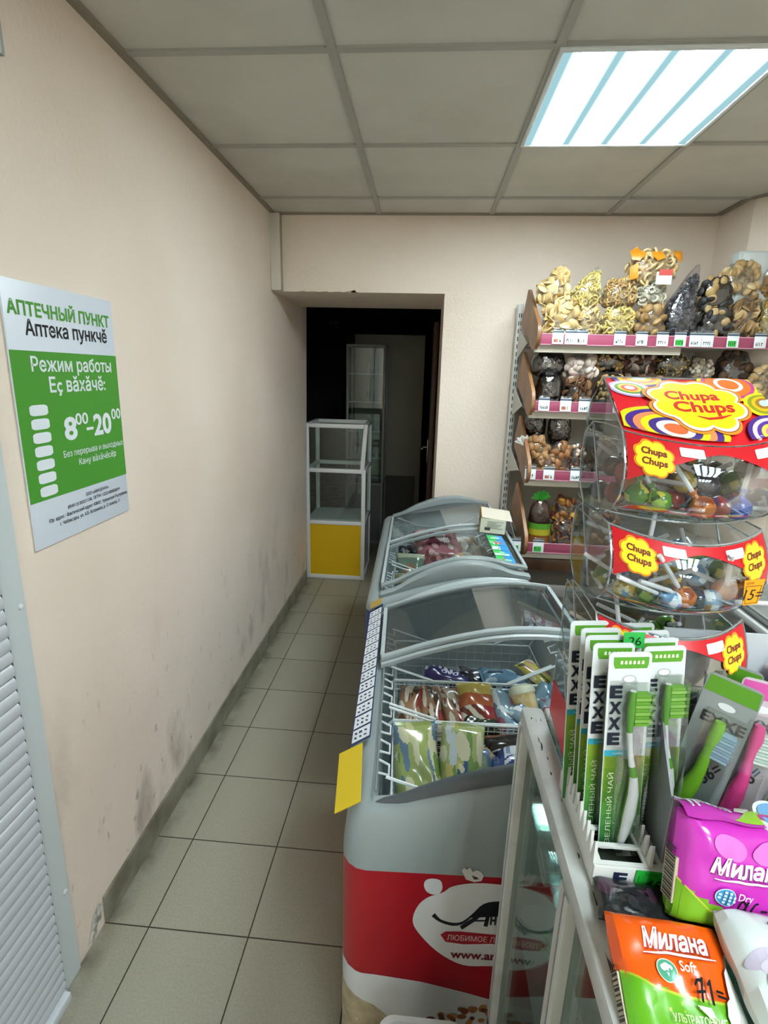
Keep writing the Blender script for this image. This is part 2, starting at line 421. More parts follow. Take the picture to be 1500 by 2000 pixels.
for (y0, y1) in ((-2.0, 3.95),):
    vs_ = []
    for z in (0, 2.62):
        for y in (y0, y1): vs_ += [(wx(z), y, z), (wx(z)-.12, y, z)]
    mb.add(vs_, [(0, 2, 6, 4), (1, 5, 7, 3), (0, 4, 5, 1), (2, 3, 7, 6), (4, 6, 7, 5), (0, 1, 3, 2)], WALL)
wl = struct(mb, 'wall_left')
mb = MB(); P = []
for (y, z) in ((1.075, .02), (1.10, .075), (1.115, .09), (1.135, .10), (1.145, .085), (1.15, .06), (1.14, .05), (1.135, .03), (1.125, .035), (1.12, .01), (1.09, .005)): P.append((wx(z)+.002, y, z))
mb.add(P, [tuple(range(len(P)))], mat('#dedbd4', .9, noise=('#8c8577', 30, .45, .62))); mb.build('bare_plaster_patch', wl)
mb = MB()      # back wall with the deep doorway
DX0, DX1, DZ = -.05, .966, 2.106
mb.box((DX0, YB, DZ), (DX1, YT, 2.62), WALL); mb.box((DX1, YB, 0), (2.75, YT, 2.62), WALL)
wb = struct(mb, 'wall_back')
mb = MB()
for (u, wd, h) in ((.16, .05, .006), (.22, .07, .004), (.29, .05, .005), (.36, .06, .004), (.44, .08, .009), (.455, .03, .014)):
    mb.prism([(u-wd/2, 0), (u+wd/2, 0), (u+wd*.3, h), (u-wd*.2, h*.7)], .002, mat('#bfae97', .8), T(0, YB-.0002, DZ) @ FACE_Y)
mb.build('flaking_plaster_edge', wb)
mb = MB(); mb.prism([(XR, YB), (XR+.02, 2.83), (XR+.22, 2.58), (XR+.22, -2), (XR+.34, -2), (XR+.34, YB)], 2.62, WALL); struct(mb, 'wall_right')
mb = MB(); mb.box((-.2, -2.12, 0), (2.75, -2, 2.62), WALL); struct(mb, 'wall_front')
mb = MB(); mb.box((-.004, YB-.045, DZ), (.052, YB-.0005, H-.004), mat('#d9d4c8', .4), .004)
mb.box((.0515, YB-.04, DZ+.002), (.0545, YB-.001, H-.006), mat('#a59c8d', .5)); struct(mb, 'trim_3')
# skirting of cut floor tiles
mb = MB(); SK = mat('#8d8a79', .4, noise=('#6b6654', 8, .42, .68))
y = 1.155; k = 0
while y < 3.9:
    y1 = min(y+.3132, 3.93)
    v = [(wx(0)-.001, y, 0), (wx(0)+.011, y, 0), (wx(.098)-.001, y, .098), (wx(.098)+.008, y, .098)]
    v += [(a, y1-.0025, c) for a, _, c in v]
    mb.add(v, [(0, 1, 3, 2), (4, 6, 7, 5), (1, 5, 7, 3), (2, 3, 7, 6), (0, 2, 6, 4), (0, 4, 5, 1)], SK); y += .3132
struct(mb, 'baseboard_left')

# the unlit room beyond the doorway
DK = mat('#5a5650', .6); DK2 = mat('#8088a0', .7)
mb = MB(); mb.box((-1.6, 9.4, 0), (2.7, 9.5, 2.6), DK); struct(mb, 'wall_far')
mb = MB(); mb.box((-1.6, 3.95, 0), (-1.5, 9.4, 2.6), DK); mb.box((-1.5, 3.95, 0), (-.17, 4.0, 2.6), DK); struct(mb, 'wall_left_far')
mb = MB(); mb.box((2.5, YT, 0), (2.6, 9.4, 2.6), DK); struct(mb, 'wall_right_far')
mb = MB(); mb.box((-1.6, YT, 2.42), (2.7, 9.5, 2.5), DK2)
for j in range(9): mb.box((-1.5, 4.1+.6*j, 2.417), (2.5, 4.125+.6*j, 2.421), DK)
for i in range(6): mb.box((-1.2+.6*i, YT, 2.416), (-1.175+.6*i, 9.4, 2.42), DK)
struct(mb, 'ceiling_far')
# dark grey door standing behind the cabinet
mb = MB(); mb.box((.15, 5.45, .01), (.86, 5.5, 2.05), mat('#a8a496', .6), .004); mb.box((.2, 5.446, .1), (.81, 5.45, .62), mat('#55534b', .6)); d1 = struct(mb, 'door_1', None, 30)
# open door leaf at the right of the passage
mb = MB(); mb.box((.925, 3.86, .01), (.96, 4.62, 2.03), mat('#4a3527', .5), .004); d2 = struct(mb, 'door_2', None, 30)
mb = MB(); hm = mat('#c8c4b8', .25, .9)
mb.box((.918, 4.5, .93), (.926, 4.54, 1.13), hm, .003); mb.tube([(.92, 4.52, 1.06), (.88, 4.52, 1.06), (.875, 4.50, 1.06), (.875, 4.41, 1.06)], .008, hm)
mb.build('door_handle', d2)
# ceiling lamp dome in the dark room
mb = MB(); mb.lathe([(.0, -.05), (.05, -.045), (.085, -.02), (.09, 0)], mat('#d8d8d8', .2), 18); o = mb.build('ceiling_dome'); o.location = (-.55, 8.2, 2.416)
tag(o, 'small round dome on the ceiling of the dark room beyond the doorway', 'ceiling dome')

# ================================================================== CEILING LIGHTS
def diffuser_mat():
    m = bpy.data.materials.new('lit_diffuser'); m.use_nodes = True; nt = m.node_tree; N = nt.nodes; L = nt.links; N.remove(N['Principled BSDF'])
    tc = N.new('ShaderNodeTexCoord'); sp = N.new('ShaderNodeSeparateXYZ'); L.new(tc.outputs['Object'], sp.inputs[0])
    def mth(op, a, b=None):
        q = N.new('ShaderNodeMath'); q.operation = op
        for i, x in enumerate((a, b)):
            if x is None: continue
            if isinstance(x, (int, float)): q.inputs[i].default_value = x
            else: L.new(x, q.inputs[i])
        return q.outputs[0]
    t = mth('FRACT', mth('ADD', mth('MULTIPLY', sp.outputs['X'], 1/.136), 2.0))      # four tubes 136 mm apart
    d = mth('ABSOLUTE', mth('SUBTRACT', t, .5))
    r = N.new('ShaderNodeMapRange'); r.interpolation_type = 'SMOOTHSTEP'; r.inputs[1].default_value = .17; r.inputs[2].default_value = .46; r.inputs[3].default_value = 1; r.inputs[4].default_value = 0; L.new(d, r.inputs[0])
    ins = N.new('ShaderNodeMath'); ins.operation = 'LESS_THAN'; L.new(mth('ABSOLUTE', sp.outputs['X']), ins.inputs[0]); ins.inputs[1].default_value = .272
    f = mth('MULTIPLY', mth('POWER', r.outputs[0], 1.6), ins.outputs[0])
    pr = mth('MULTIPLY', mth('ADD', mth('SINE', mth('MULTIPLY', sp.outputs['Y'], 900)), 1), .06)       # prism ribs
    em = N.new('ShaderNodeEmission'); cx_ = N.new('ShaderNodeMix'); cx_.data_type = 'RGBA'; cx_.inputs[6].default_value = (.52, .88, .97, 1); cx_.inputs[7].default_value = (.87, .968, 1, 1); L.new(f, cx_.inputs[0]); L.new(cx_.outputs[2], em.inputs[0])
    L.new(mth('ADD', mth('MULTIPLY', f, LIGHT), mth('ADD', pr, .66)), em.inputs[1]); L.new(em.outputs[0], N['Material Output'].inputs['Surface'])
    return m
DIFF = diffuser_mat()
def ceiling_light(x, y, label):
    t = thing('ceiling_light', label, 'ceiling light', (x, y, H-.004), group='fluorescent ceiling panels')
    f = MB()
    for a, b in (((-.299, -.299), (.299, -.286)), ((-.299, .286), (.299, .299)), ((-.299, -.286), (-.286, .286)), ((.286, -.286), (.299, .286))): f.box((*a, -.004), (*b, .012), mat('#dfe6e6', .4), .002)
    f.build('frame', t)
    g = MB(); g.box((-.286, -.286, .002), (.286, .286, .006), DIFF); g.build('diffuser', t, 0)
    return t
ceiling_light(GX+.9, GY+.3, 'bright square fluorescent ceiling panel above the bread rack aisle')
cl2 = ceiling_light(GX+.9, GY-2.1, 'bright square fluorescent ceiling panel near the counter, behind the viewer')
ceiling_light(GX+.9, GY-3.3, 'added unseen fluorescent ceiling panel by the front wall for more ambient light')  # extra panel out of view, added to raise the ambient light

# ================================================================== LEFT WALL: sign, shutter, housing
SW, SH = .393, .602           # the sign in its own plane: x along the wall, y up, centre at 0
t = tag(bpy.data.objects.new('pharmacy_sign', None), 'white and green pharmacy opening hours sign on the left wall', 'sign'); COL.objects.link(t)
SY = 1.281; SZ = 1.542
WT = math.atan(.036/H)
t.matrix_world = T(wx(SZ)+.001, SY, SZ) @ RY(WT) @ Matrix(((0, 0, 1, 0), (1, 0, 0, 0), (0, 1, 0, 0), (0, 0, 0, 1)))
mb = MB(); mb.box((-SW/2, -SH/2, 0), (SW/2, SH/2, .005), mat('#dbe4f0', .35), .0012)
SG = mat('#4b9a33', .35); SWH = mat('#e6edf3', .4); SB = mat('#15161a', .4); SG2 = mat('#4f9b35', .4)
def sp(u, v): return (u*SW-SW/2, SH/2-v*SH)            # u, v = share of width, of height from the top
z1, z2 = .0054, .0058
mb.poly([sp(0, .243), sp(0, .812), sp(1, .812), sp(1, .243)], SG, None, z1)
def st(s, u, v, h, m, bold=.0, w=None): mb.text(s, m, T(*sp(u, v), z2), h=h*SH, w=w*SW if w else None, bold=bold)
st('АПТЕЧНЫЙ ПУНКТ', .49, .087, .066, SG2, .032, .93)
st('Аптека пункчĕ', .525, .166, .077, SB, .018, .77)
st('Режим работы', .54, .297, .072, SWH, .018, .78)
st('Еç вăхăчĕ:', .56, .373, .078, SWH, .018, .56)
for i in range(7): mb.poly([sp(*q) for q in [( .165+(x)*.15, .462+i*.0527+y*.041) for x, y in rrect(0, 0, 1, 1, .26)]][::-1], SWH, None, z2)
st('8', .425, .548, .098, SWH, .035, .125); st('00', .545, .513, .05, SWH, .018, .13); st('-', .62, .56, .012, SWH, .018, .075)
st('20', .765, .548, .098, SWH, .035, .205); st('00', .935, .510, .05, SWH, .018, .115)
st('Без перерыва и выходных', .66, .653, .035, SWH, .004, .66); st('Кану вăхăчĕсĕр', .68, .697, .038, SWH, .004, .42)
st('ООО «АВИЦЕННА»', .63, .845, .018, SB, .012, .26); st('ИНН 2130231130, ОГРН 1222100002019', .6, .872, .018, SB, .012, .58)
st('Юр. адрес / Фактический адрес: 428037, Чувашская Республика,', .56, .902, .021, SB, .012, .86); st('г. Чебоксары, ул. А.В. Асламаса, д. 12 помещ. 11', .55, .93, .021, SB, .012, .66)
mb.build('sign_board', t)
# roller shutter
t = thing('roller_shutter', 'white ribbed roller shutter with grey side rail at the left edge', 'roller shutter', (0, .965, 0))
mb = MB(); SHM = mat('#c7ccd2', .35, .15)
def slat(u, v):
    z = .01+v*2.2; ph = (z/.033) % 1
    return (wx(z)+.010+.010*(1-(1.6*ph-.6)**2)**.5 if ph > .02 else wx(z)+.010, -.010-u*1.0, z)
mb.grid(slat, 1, 660, SHM); mb.box((-.03, -1.014, .0), (-.002, -.014, .03), mat('#d4d9de', .4), .003); mb.build('curtain', t, 60)
mb = MB(); rail = [(wx(0)+.0005, 0, .004), (wx(0)+.03, 0, .004)]
for a, b, dx, m in ((-.001, .060, .008, mat('#ccd5d6', .4, .05)), (-.009, -.001, .010, mat('#33383a', .5))):
    v = [(wx(z)+d, y, z) for z in (.004, 2.262) for y in (a, b) for d in (.0005, dx)]
    mb.add(v, [(0, 2, 3, 1), (4, 5, 7, 6), (0, 1, 5, 4), (2, 6, 7, 3), (1, 3, 7, 5), (0, 4, 6, 2)], m)
gr = mb.build('guide_rail', t)
for z in (1.135, .30, 1.9):
    mb = MB(); mb.lathe([(.0065, 0), (.006, .003), (0, .005)], mat('#d5dadb', .3), 12, T(wx(z)+.008, .046, z) @ RY(PI/2)); mb.build('rivet', gr)
mb = MB(); mb.box((-.004, -.95, 2.264), (.012, .205, 2.495), mat('#c4cfcf', .35), .006); mb.box((-.004, .206, 2.266), (.008, .216, 2.493), mat('#9aa39f', .4), .003); mb.build('housing', t)

# ================================================================== WALL BOX on the right
t = thing('wall_box', 'pale grey electrical box high on the right wall above the cookies', 'electrical box', (2.285, 2.70, 2.0))
mb = MB(); mb.box((0, 0, 0), (.17, .075, .25), mat('#c3cccb', .4), .008); mb.build('housing', t)
mb = MB(); mb.box((.012, -.006, .012), (.165, -.001, .24), mat('#ccd4d3', .4), .003)
for x in (.03, .045): mb.lathe([(.003, 0), (.003, .003), (0, .004)], BLACK, 8, T(x+.005, -.006, .205) @ RX(PI/2))
mb.build('cover', t)

# ================================================================== WHITE GLASS SHOWCASE in the doorway
t = thing('glass_showcase', 'white framed glass showcase with yellow base panel in the doorway', 'showcase', (-.045, 4.0, 0))
W_, D_, Z_ = .485, .44, 1.285; FW = mat('#e3e4e2', .4); r = .032
mb = MB()
def bar(a, b): mb.box(a, b, FW, .003)
for x0 in (0,):                        # front left stile
    bar((x0, 0, 0), (x0+r, r, Z_))
bar((W_-r, 0, 0), (W_, r, .93)); bar((W_-r, D_-r, 0), (W_, D_, Z_)); bar((0, D_-r, 0), (r, D_, Z_))
mb.add([(W_-r-.012, 0, .93), (W_-.012, 0, .93), (W_-r-.012, r, .93), (W_-.012, r, .93), (W_-.03+.012, 0, Z_), (W_+.012, 0, Z_), (W_-.03+.012, r, Z_), (W_+.012, r, Z_)], [(0, 2, 3, 1), (4, 5, 7, 6), (0, 1, 5, 4), (2, 6, 7, 3), (0, 4, 6, 2), (1, 3, 7, 5)], FW)
for z in (.0, .47, .90, Z_-r):
    bar((r, 0, z), (W_-r+(.02 if z > 1 else 0), r, z+r)); bar((r, D_-r, z), (W_-r, D_, z+r))
    bar((0, r, z), (r, D_-r, z+r)); bar((W_-r, r, z), (W_, D_-r, z+r))
mb.build('frame', t)
mb = MB(); mb.box((r, .008, r), (W_-r, .014, .47), mat('#d9ae08', .4, name='yellow_panel')); mb.build('front_panel', t)['label'] = 'yellow base panel'
mb = MB(); mb.box((W_-.02, r, r), (W_-.012, D_-r, .47), mat('#dadbd8', .4)); mb.box((r, D_-.02, r), (W_-r, D_-.014, .47), mat('#dadbd8', .4)); mb.build('side_panel', t)
mb = MB(); mb.box((r, r, .502), (W_-r, D_-r, .508), mat('#d9dad9', .4)); mb.build('floor_board', t)
mb = MB(); GL = clear('#eef6f4', .05, .02, name='window_glass', edge=.35)
mb.box((r, .014, .50), (W_-r, .018, .90), GL); mb.box((r, .014, .93), (W_-r, .018, Z_-r), GL); mb.box((W_-.018, r, .50), (W_-.014, D_-r, .90), GL); mb.box((W_-.018, r, .93), (W_-.014, D_-r, Z_-r), GL); mb.build('glass_pane', t)

# tall glass cabinet in the dark room
t = thing('display_cabinet', 'tall glass display cabinet with faint shelves in the dark room', 'cabinet', (.13, 5.0, 0))
mb = MB(); CWm = mat('#8e928f', .4)
for x in (0, .35):
    for y in (0, .33): mb.box((x, y, 0), (x+.022, y+.022, 1.93), CWm, .002)
for z in (.0, .6, 1.908): mb.box((.022, 0, z), (.35, .022, z+.022), CWm); mb.box((.022, .33, z), (.35, .352, z+.022), CWm); mb.box((0, .022, z), (.022, .33, z+.022), CWm); mb.box((.35, .022, z), (.372, .33, z+.022), CWm)
mb.build('frame', t)
mb = MB(); mb.box((.01, .01, .022), (.36, .34, .6), mat('#6f716d', .5)); mb.build('base', t)
for z in (.86, 1.12, 1.4, 1.66):
    mb = MB(); mb.box((.022, .02, z), (.35, .33, z+.008), mat('#c4d4ce', .2)); mb.build('shelf', t)
mb = MB(); mb.box((.022, .004, .62), (.35, .008, 1.9), GL); mb.build('glass_door', t)
for i in range(10):
    z = (.868, 1.128, 1.408, 1.668)[i % 4]; x = .2+.045*(i//4)
    b = MB(); hh = .1+.03*(i % 3); b.box((-.018, -.018, 0), (.018, .018, hh), mat(('#8f908a', '#7b7f79', '#8a8474')[i % 3], .5), .003); b.box((-.0185, -.0185, hh*.3), (.0185, .0185, hh*.6), mat(('#7f8d99', '#a28c7a', '#6e7b6a')[i % 3], .5))
    o = b.build('medicine_box'); o.location = (.13+x, 5.08, z); tag(o, 'small pale box standing inside the cabinet in the dark room', 'box', 'boxes in the dark cabinet')

# ================================================================== ICE CREAM CHESTS
FWD = .64
_hp = [(0, .85), (.05, .852), (.1, .870), (.15, .890), (.2, .907), (.27, .928), (.35, .948), (.43, .960), (.5, .963), (.57, .960), (.64, .950)]
def FH(x):
    x = max(0, min(FWD, x))
    for (a, p), (b, q) in zip(_hp[:-1], _hp[1:]):
        if x <= b:
            k = (x-a)/(b-a); return p+(q-p)*k
    return _hp[-1][1]
def ring(L, r, d, per=18):
    o = []
    def c(cx, cy, a0):
        for i in range(5):
            a = a0+PI/2*i/4; o.append((cx+(r-d)*math.cos(a), cy+(r-d)*math.sin(a)))
    c(FWD-r, L-r, 0)
    for i in range(1, per): o.append((FWD-r-(FWD-2*r)*i/per, L-d))
    c(r, L-r, PI/2)
    for i in range(1, 6): o.append((d, L-r-(L-2*r)*i/6))
    c(r, r, PI)
    for i in range(1, per): o.append((r+(FWD-2*r)*i/per, d))
    c(FWD-r, r, 3*PI/2)
    for i in range(1, 6): o.append((FWD-d, r+(L-2*r)*i/6))
    return o
def loft(mb, rings, m, capfirst=False, caplast=False):
    n = len(rings[0]); vs_ = [p for R_ in rings for p in R_]
    fs = [(i*n+j, i*n+(j+1) % n, (i+1)*n+(j+1) % n, (i+1)*n+j) for i in range(len(rings)-1) for j in range(n)]
    if capfirst: fs.append(tuple(range(n))[::-1])
    if caplast: fs.append(tuple(range((len(rings)-1)*n, len(rings)*n)))
    mb.add(vs_, fs, m)
GREY = mat('#8d9797', .33, coat=.2, name='chest_grey'); GREYL = mat('#a3adae', .35, name='chest_light_grey'); GREYD = mat('#5b6265', .35, name='chest_dark_grey')
TUB = mat('#c6ced0', .35, name='tub_liner'); WIRE = mat('#d3dadb', .35, name='white_wire'); RED = mat('#a0051b', .35, name='chest_red'); CREAM = mat('#dfe0df', .4)
def drop_at(x, y, drop): return drop*max(0, min(1, (.16-y)/.10))*max(0, min(1, x/.12))
def chest_shell(t, L, bodymat, dh=0., zc=.715, drop=0.):
    R0 = .05
    mb = MB(); rs = [[(x, y, z) for x, y in ring(L, R0, 0)] for z in (.06, zc)]
    loft(mb, rs, bodymat, True, False); mb.box((.03, .04, .0), (FWD-.03, L-.04, .06), mat('#26282a', .6)); body = mb.build('body', t)
    mb = MB(); rs = []
    for k in range(8):
        a = PI/2*k/7; d = .046*(1-math.cos(a)); rs.append([(x, y, zc+(FH(x)-dh-drop_at(x, y, drop)-zc)*math.sin(a)) for x, y in ring(L, R0, d)])
    rs.append([(x, y, FH(x)-dh-drop_at(x, y, drop)) for x, y in ring(L, .058, .056)])
    rs.append([(x, y, FH(x)-dh-.028-drop_at(x, y, drop)) for x, y in ring(L, .058, .0575)])
    rs.append([(x, y, .42) for x, y in ring(L, .09, .088)])
    mb_ = MB(); loft(mb_, rs[:9], GREY); mb_.build('rim', t)
    loft(mb, rs[8:], TUB, False, True); mb.build('tub', t)
    mb = MB()
    for d in (.018, .034):
        mb = MB(); mb.tube([(FWD-d-.012, .17, FH(FWD-d)-dh+.001), (FWD-d-.012, L-.07, FH(FWD-d)-dh+.001)], .0028, mat('#3d4346', .5), 6); mb.build('lid_rail', t)
    mb = MB(); mb.tube([(.064, .05, FH(.064)-dh+.0015), (.064, L-.05, FH(.064)-dh+.0015)], .003, mat('#6e787a', .5), 6); mb.build('lid_rail', t)
def arch(mb, y, w, h, m, x0=.055, x1=FWD-.03, dz=.0, dh=0., bump=0., n=22):
    """bar of the lid that follows the arched rim from side to side at depth y"""
    def s(u, v):
        x = x0+(x1-x0)*u; k = math.sin(PI*max(0, min(1, (u-.12)/.76)))**.8 if 0 < (u-.12)/.76 < 1 else 0
        hh = h+bump*k; b = FH(x)-(dh(x) if callable(dh) else dh)+dz
        c = [(0, 0), (0, hh*.8), (w*.15, hh), (w*.85, hh), (w, hh*.8), (w, 0), (0, 0)][int(round(v*6))]
        return (x, y+c[0], b+c[1])
    mb.grid(s, n, 6, m)
    for u in (0, 1): mb.add([s(u, v/6) for v in range(6)], [tuple(range(6)) if u else tuple(range(6))[::-1]], m)
def lid(t, y0, y1, dz, dh, b0=0., b1=0., glass=True, w0=.022, w1=.022, gl=None):
    mb = MB(); arch(mb, y0, w0, .012, GREYL if not b0 else GREY, dz=dz, dh=dh, bump=b0); arch(mb, y1-w1, w1, .012, GREYL if not b1 else GREY, dz=dz, dh=dh, bump=b1)
    for x in (.055, FWD-.035):
        mb.box((x-.004, y0+w0, FH(x)-dh+dz), (x+.008, y1-w1, FH(x)-dh+dz+.009), GREYL)
    f = mb.build('lid', t)
    if glass:
        g = MB()
        g.grid(lambda u, v: (.06+(FWD-.1)*u, y0+w0*.5+(y1-y0-(w0+w1)*.5)*v, FH(.06+(FWD-.1)*u)-dh+dz+.005), 24, 1, gl or LIDG)
        g.build('glass', f)
    return f
LIDG = clear('#f4f8f8', .10, .015, name='lid_glass', edge=.55)
def hooks(mb, x, y0, y1, z, sgn=1, step=.066):
    """wire bent in a square wave along the side of the tub: the loops rest on the ledge"""
    p = []; y = y0
    while y < y1-.01:
        o = x-sgn*.010; i = x+sgn*.016
        p += [(o, y, z+.036), (o, y+step*.40, z+.036), (i, y+step*.46, z+.026), (i, y+step*.92, z+.026)]; y += step
    mb.tube(p, .0028, WIRE, 6)
def basket(t, x0, x1, y0, y1, z0, z1, pitch=.022, wr=.0011, handles=True, hk=True):
    b = thing_part('basket', t); mb = MB(); i = .012
    for z, e in ((z1, 0), (z0, i)): mb.tube([(x0+e, y0+e, z), (x1-e, y0+e, z), (x1-e, y1-e, z), (x0+e, y1-e, z)], .0032 if z == z1 else .0022, WIRE, 6, True)
    def wall(a, b_, c, d):            # a,b top corners, c,d bottom corners
        a, b_, c, d = map(Vector, (a, b_, c, d)); n = max(2, int((b_-a).length/pitch)); m = max(2, int((c-a).length/pitch))
        for k in range(1, n): s.append((a.lerp(b_, k/n), c.lerp(d, k/n)))
        for k in range(1, m): s.append((a.lerp(c, k/m), b_.lerp(d, k/m)))
    s = []
    wall((x0, y0, z1), (x1, y0, z1), (x0+i, y0+i, z0), (x1-i, y0+i, z0)); wall((x0, y1, z1), (x1, y1, z1), (x0+i, y1-i, z0), (x1-i, y1-i, z0))
    wall((x0, y0, z1), (x0, y1, z1), (x0+i, y0+i, z0), (x0+i, y1-i, z0)); wall((x1, y0, z1), (x1, y1, z1), (x1-i, y0+i, z0), (x1-i, y1-i, z0))
    wall((x0+i, y0+i, z0), (x1-i, y0+i, z0), (x0+i, y1-i, z0), (x1-i, y1-i, z0))
    for p, q in s: mb.tube([p, q], wr, WIRE, 4)
    if hk: hooks(mb, x0-.022, y0, y1-.03, z1); hooks(mb, x1+.022, y0, y1-.03, z1+.07, -1)
    if hk:
        for y in (y0, y1): mb.tube([(x1, y, z1), (x1+.02, y, z1+.04)], .0026, WIRE, 6); mb.tube([(x0, y, z1), (x0-.01, y, z1-.012)], .0026, WIRE, 6)
    if handles:
        for y in (y0+.004, y1-.004):
            mb.tube([(x0-.012, y, z1+.045), (x0+.11, y-.006, z1+.008)], .0034, WIRE, 6); mb.tube([(x1+.005, y, z1+.07), (x1-.12, y-.006, z1+.008)], .0034, WIRE, 6)
    o = mb.build('basket', t); return o
def thing_part(n, t): return None

# --- near chest
NF = thing('ice_cream_chest', 'grey and red ice cream chest freezer nearest the counter', 'freezer', (.757, .80, 0), math.radians(2.35), 'ice cream chest freezers')
NL = .92
chest_shell(NF, NL, RED, drop=.028)
mb = MB()
def lens(u, v):
    x = .062+(FWD-.115)*u; k = max(0, math.sin(PI*u))**.6; y0 = .040-.010*k; w_ = .004+.034*k; a = PI*v
    return (x, y0+w_*v, FH(x)-drop_at(x, .045, .028)-.004+(.002+.024*k)*math.sin(a)**.6)
mb.grid(lens, 30, 10, mat('#4c5357', .3)); mb.build('end_handle', NF)['label'] = 'dark grey arched end handle'
mb = MB(); arch(mb, NL-.052, .036, .012, GREYL, bump=.018); mb.build('far_handle', NF)
lid(NF, .50, NL-.055, .004, 0, w0=.026, w1=.01); lid(NF, .515, NL-.06, .017, 0, w0=.02, w1=.01)
basket(NF, .095, FWD-.09, .10, .345, .60, .80, pitch=.016); basket(NF, .095, FWD-.09, .352, .535, .60, .80, pitch=.014); basket(NF, .095, FWD-.09, .56, .80, .60, .78, pitch=.03)
NM = T(.757, .80, 0) @ RZ(math.radians(2.35)); NMi = NM.inverted()
def nfp(u, v):                            # a point of the near end face of the chest, in its own x, z
    p = NMi @ hit(u, v, NM @ Vector((0, 0, 0)), NM.to_3x3() @ Vector((0, 1, 0))); return (p.x, p.z)
# end-face printing: x, z on the face; the face is flat between the rounded corners
mb = MB(); FP = T(0, -.0006, 0) @ FACE_Y
def fpoly(pts, m, k=0): mb.poly(pts, m, T(0, -.0006-.0004*k, 0) @ FACE_Y)
e = .05; fx = FWD-.05
mb2 = MB()
def wrapx(u):                             # length along the rounded body, starting on its left side
    r_ = .05
    if u < 0: return (0, r_-u)
    if u < r_*PI/2: a = u/r_; return (r_-r_*math.cos(a), r_-r_*math.sin(a))
    return (r_+u-r_*PI/2, 0)
def face(u, z, d=.0006):
    x, y = wrapx(u); q = max(0, min(1, u/(.05*PI/2))); a = q*PI/2
    return (x-d*math.cos(a), y-d*math.sin(a), z)
o0 = .05*PI/2-.05                          # u of face x: u = x+o0
def fd(pts, m, d=.0006): mb.decal(lambda u, v: face(u, v, d), m, pts=pts, step=.02)
WV = mat('#cfd0d0', .4); BE = mat('#b8a98c', .5, noise=('#9c8c70', 30, .4, .65))
fd([(-.2, .06), (-.2, .446), (.0, .445), (.10, .438), (.2, .425), (.3, .40), (.4, .37), (.56, .33), (.56, .06)], WV)
fd([(-.2, .06), (-.2, .395), (-.02, .385), (.05, .375), (.1, .35), (.14, .31), (.17, .26), (.19, .2), (.2, .06)], BE, .0010)
A_ = lambda u, v: (lambda q: (q[0]+o0, q[1]))(nfp(u, v))
# white splash with the dark emblem
cl = [A_(u, v) for u, v in [(806, 1800), (815, 1770), (835, 1752), (865, 1742), (885, 1730), (930, 1724), (985, 1728), (1040, 1738), (1090, 1756), (1130, 1775), (1150, 1800), (1148, 1830), (1120, 1860), (1080, 1880), (1020, 1890), (960, 1886), (905, 1884), (860, 1862), (825, 1830)]]
fd(smooth(cl), mat('#d6d8da', .4), .0010)
fd(smooth([A_(u, v) for u, v in [(828, 1728), (832, 1718), (845, 1715), (860, 1719), (864, 1733), (858, 1744), (845, 1746), (833, 1740)]]), mat('#d9dde2', .4), .0010)
for dx in (0, 128):
    fd([A_(u+dx, v+dx*.1) for u, v in [(902, 1700), (906, 1694), (912, 1698), (918, 1693), (923, 1702), (932, 1698), (940, 1702), (945, 1710), (940, 1720), (926, 1722), (910, 1717)]], mat('#d5d3cf', .4), .0010)
    fd([A_(u+dx, v+dx*.1) for u, v in [(921, 1709), (931, 1712), (936, 1716), (926, 1717)]], mat('#4b4340', .5), .0013)
DN = mat('#10151f', .4)
fd([A_(u, v) for u, v in stroke(smooth_open([(846, 1785), (860, 1797), (885, 1804), (905, 1800), (925, 1784), (945, 1767), (972, 1762), (1000, 1764), (1020, 1774), (1040, 1790), (1060, 1806), (1085, 1812), (1110, 1802)], 3), [9-1.2*i if i < 4 else 3.6+2.2*abs(math.sin(i*.28)) for i in range(37)])], DN, .0014)
fd([A_(u, v) for u, v in stroke([(900, 1811), (928, 1793), (960, 1765)], [8, 8, 4])], DN, .0015); fd([A_(u, v) for u, v in stroke([(958, 1766), (948, 1808)], [7, 8])], DN, .0016); fd([A_(u, v) for u, v in stroke([(922, 1797), (952, 1797)], 3)], DN, .0014)
fd([A_(u, v) for u, v in stroke([(1004, 1768), (1022, 1786), (1048, 1812)], [6, 11, 9])], DN, .0015); fd([A_(u, v) for u, v in stroke([(1004, 1768), (990, 1812)], [5, 5])], DN, .0016); fd([A_(u, v) for u, v in stroke([(996, 1798), (1036, 1798)], 4)], DN, .0013)
def ft(s, u, v, hpx, wpx, m, bold=.0, shear=0.):
    c = A_(u, v); a = A_(u-wpx/2, v); b = A_(u+wpx/2, v); q = A_(u, v-hpx/2); r2 = A_(u, v+hpx/2)
    mb.decal(lambda x, y: face(x, y, .0018), m, text=s, c=c, w=b[0]-a[0], h=abs(q[1]-r2[1]), bold=bold, shear=shear, step=.03)
ft('н к', 974, 1797, 18, 34, DN, .03)
fd([A_(u, v) for u, v in [(860, 1824), (870, 1818), (900, 1818), (960, 1824), (1020, 1829), (1060, 1836), (1055, 1852), (1010, 1850), (960, 1842), (905, 1843), (870, 1838)]], mat('#a10a20', .4), .0014)
ft('ЛЮБИМОЕ ЛАКОМСТВО', 962, 1834, 11, 180, mat('#d9c9c9', .4), .005)
ft('www.anis.www', 966, 1867, 15, 175, mat('#6f1420', .4), .03)
rr = random.Random(3)
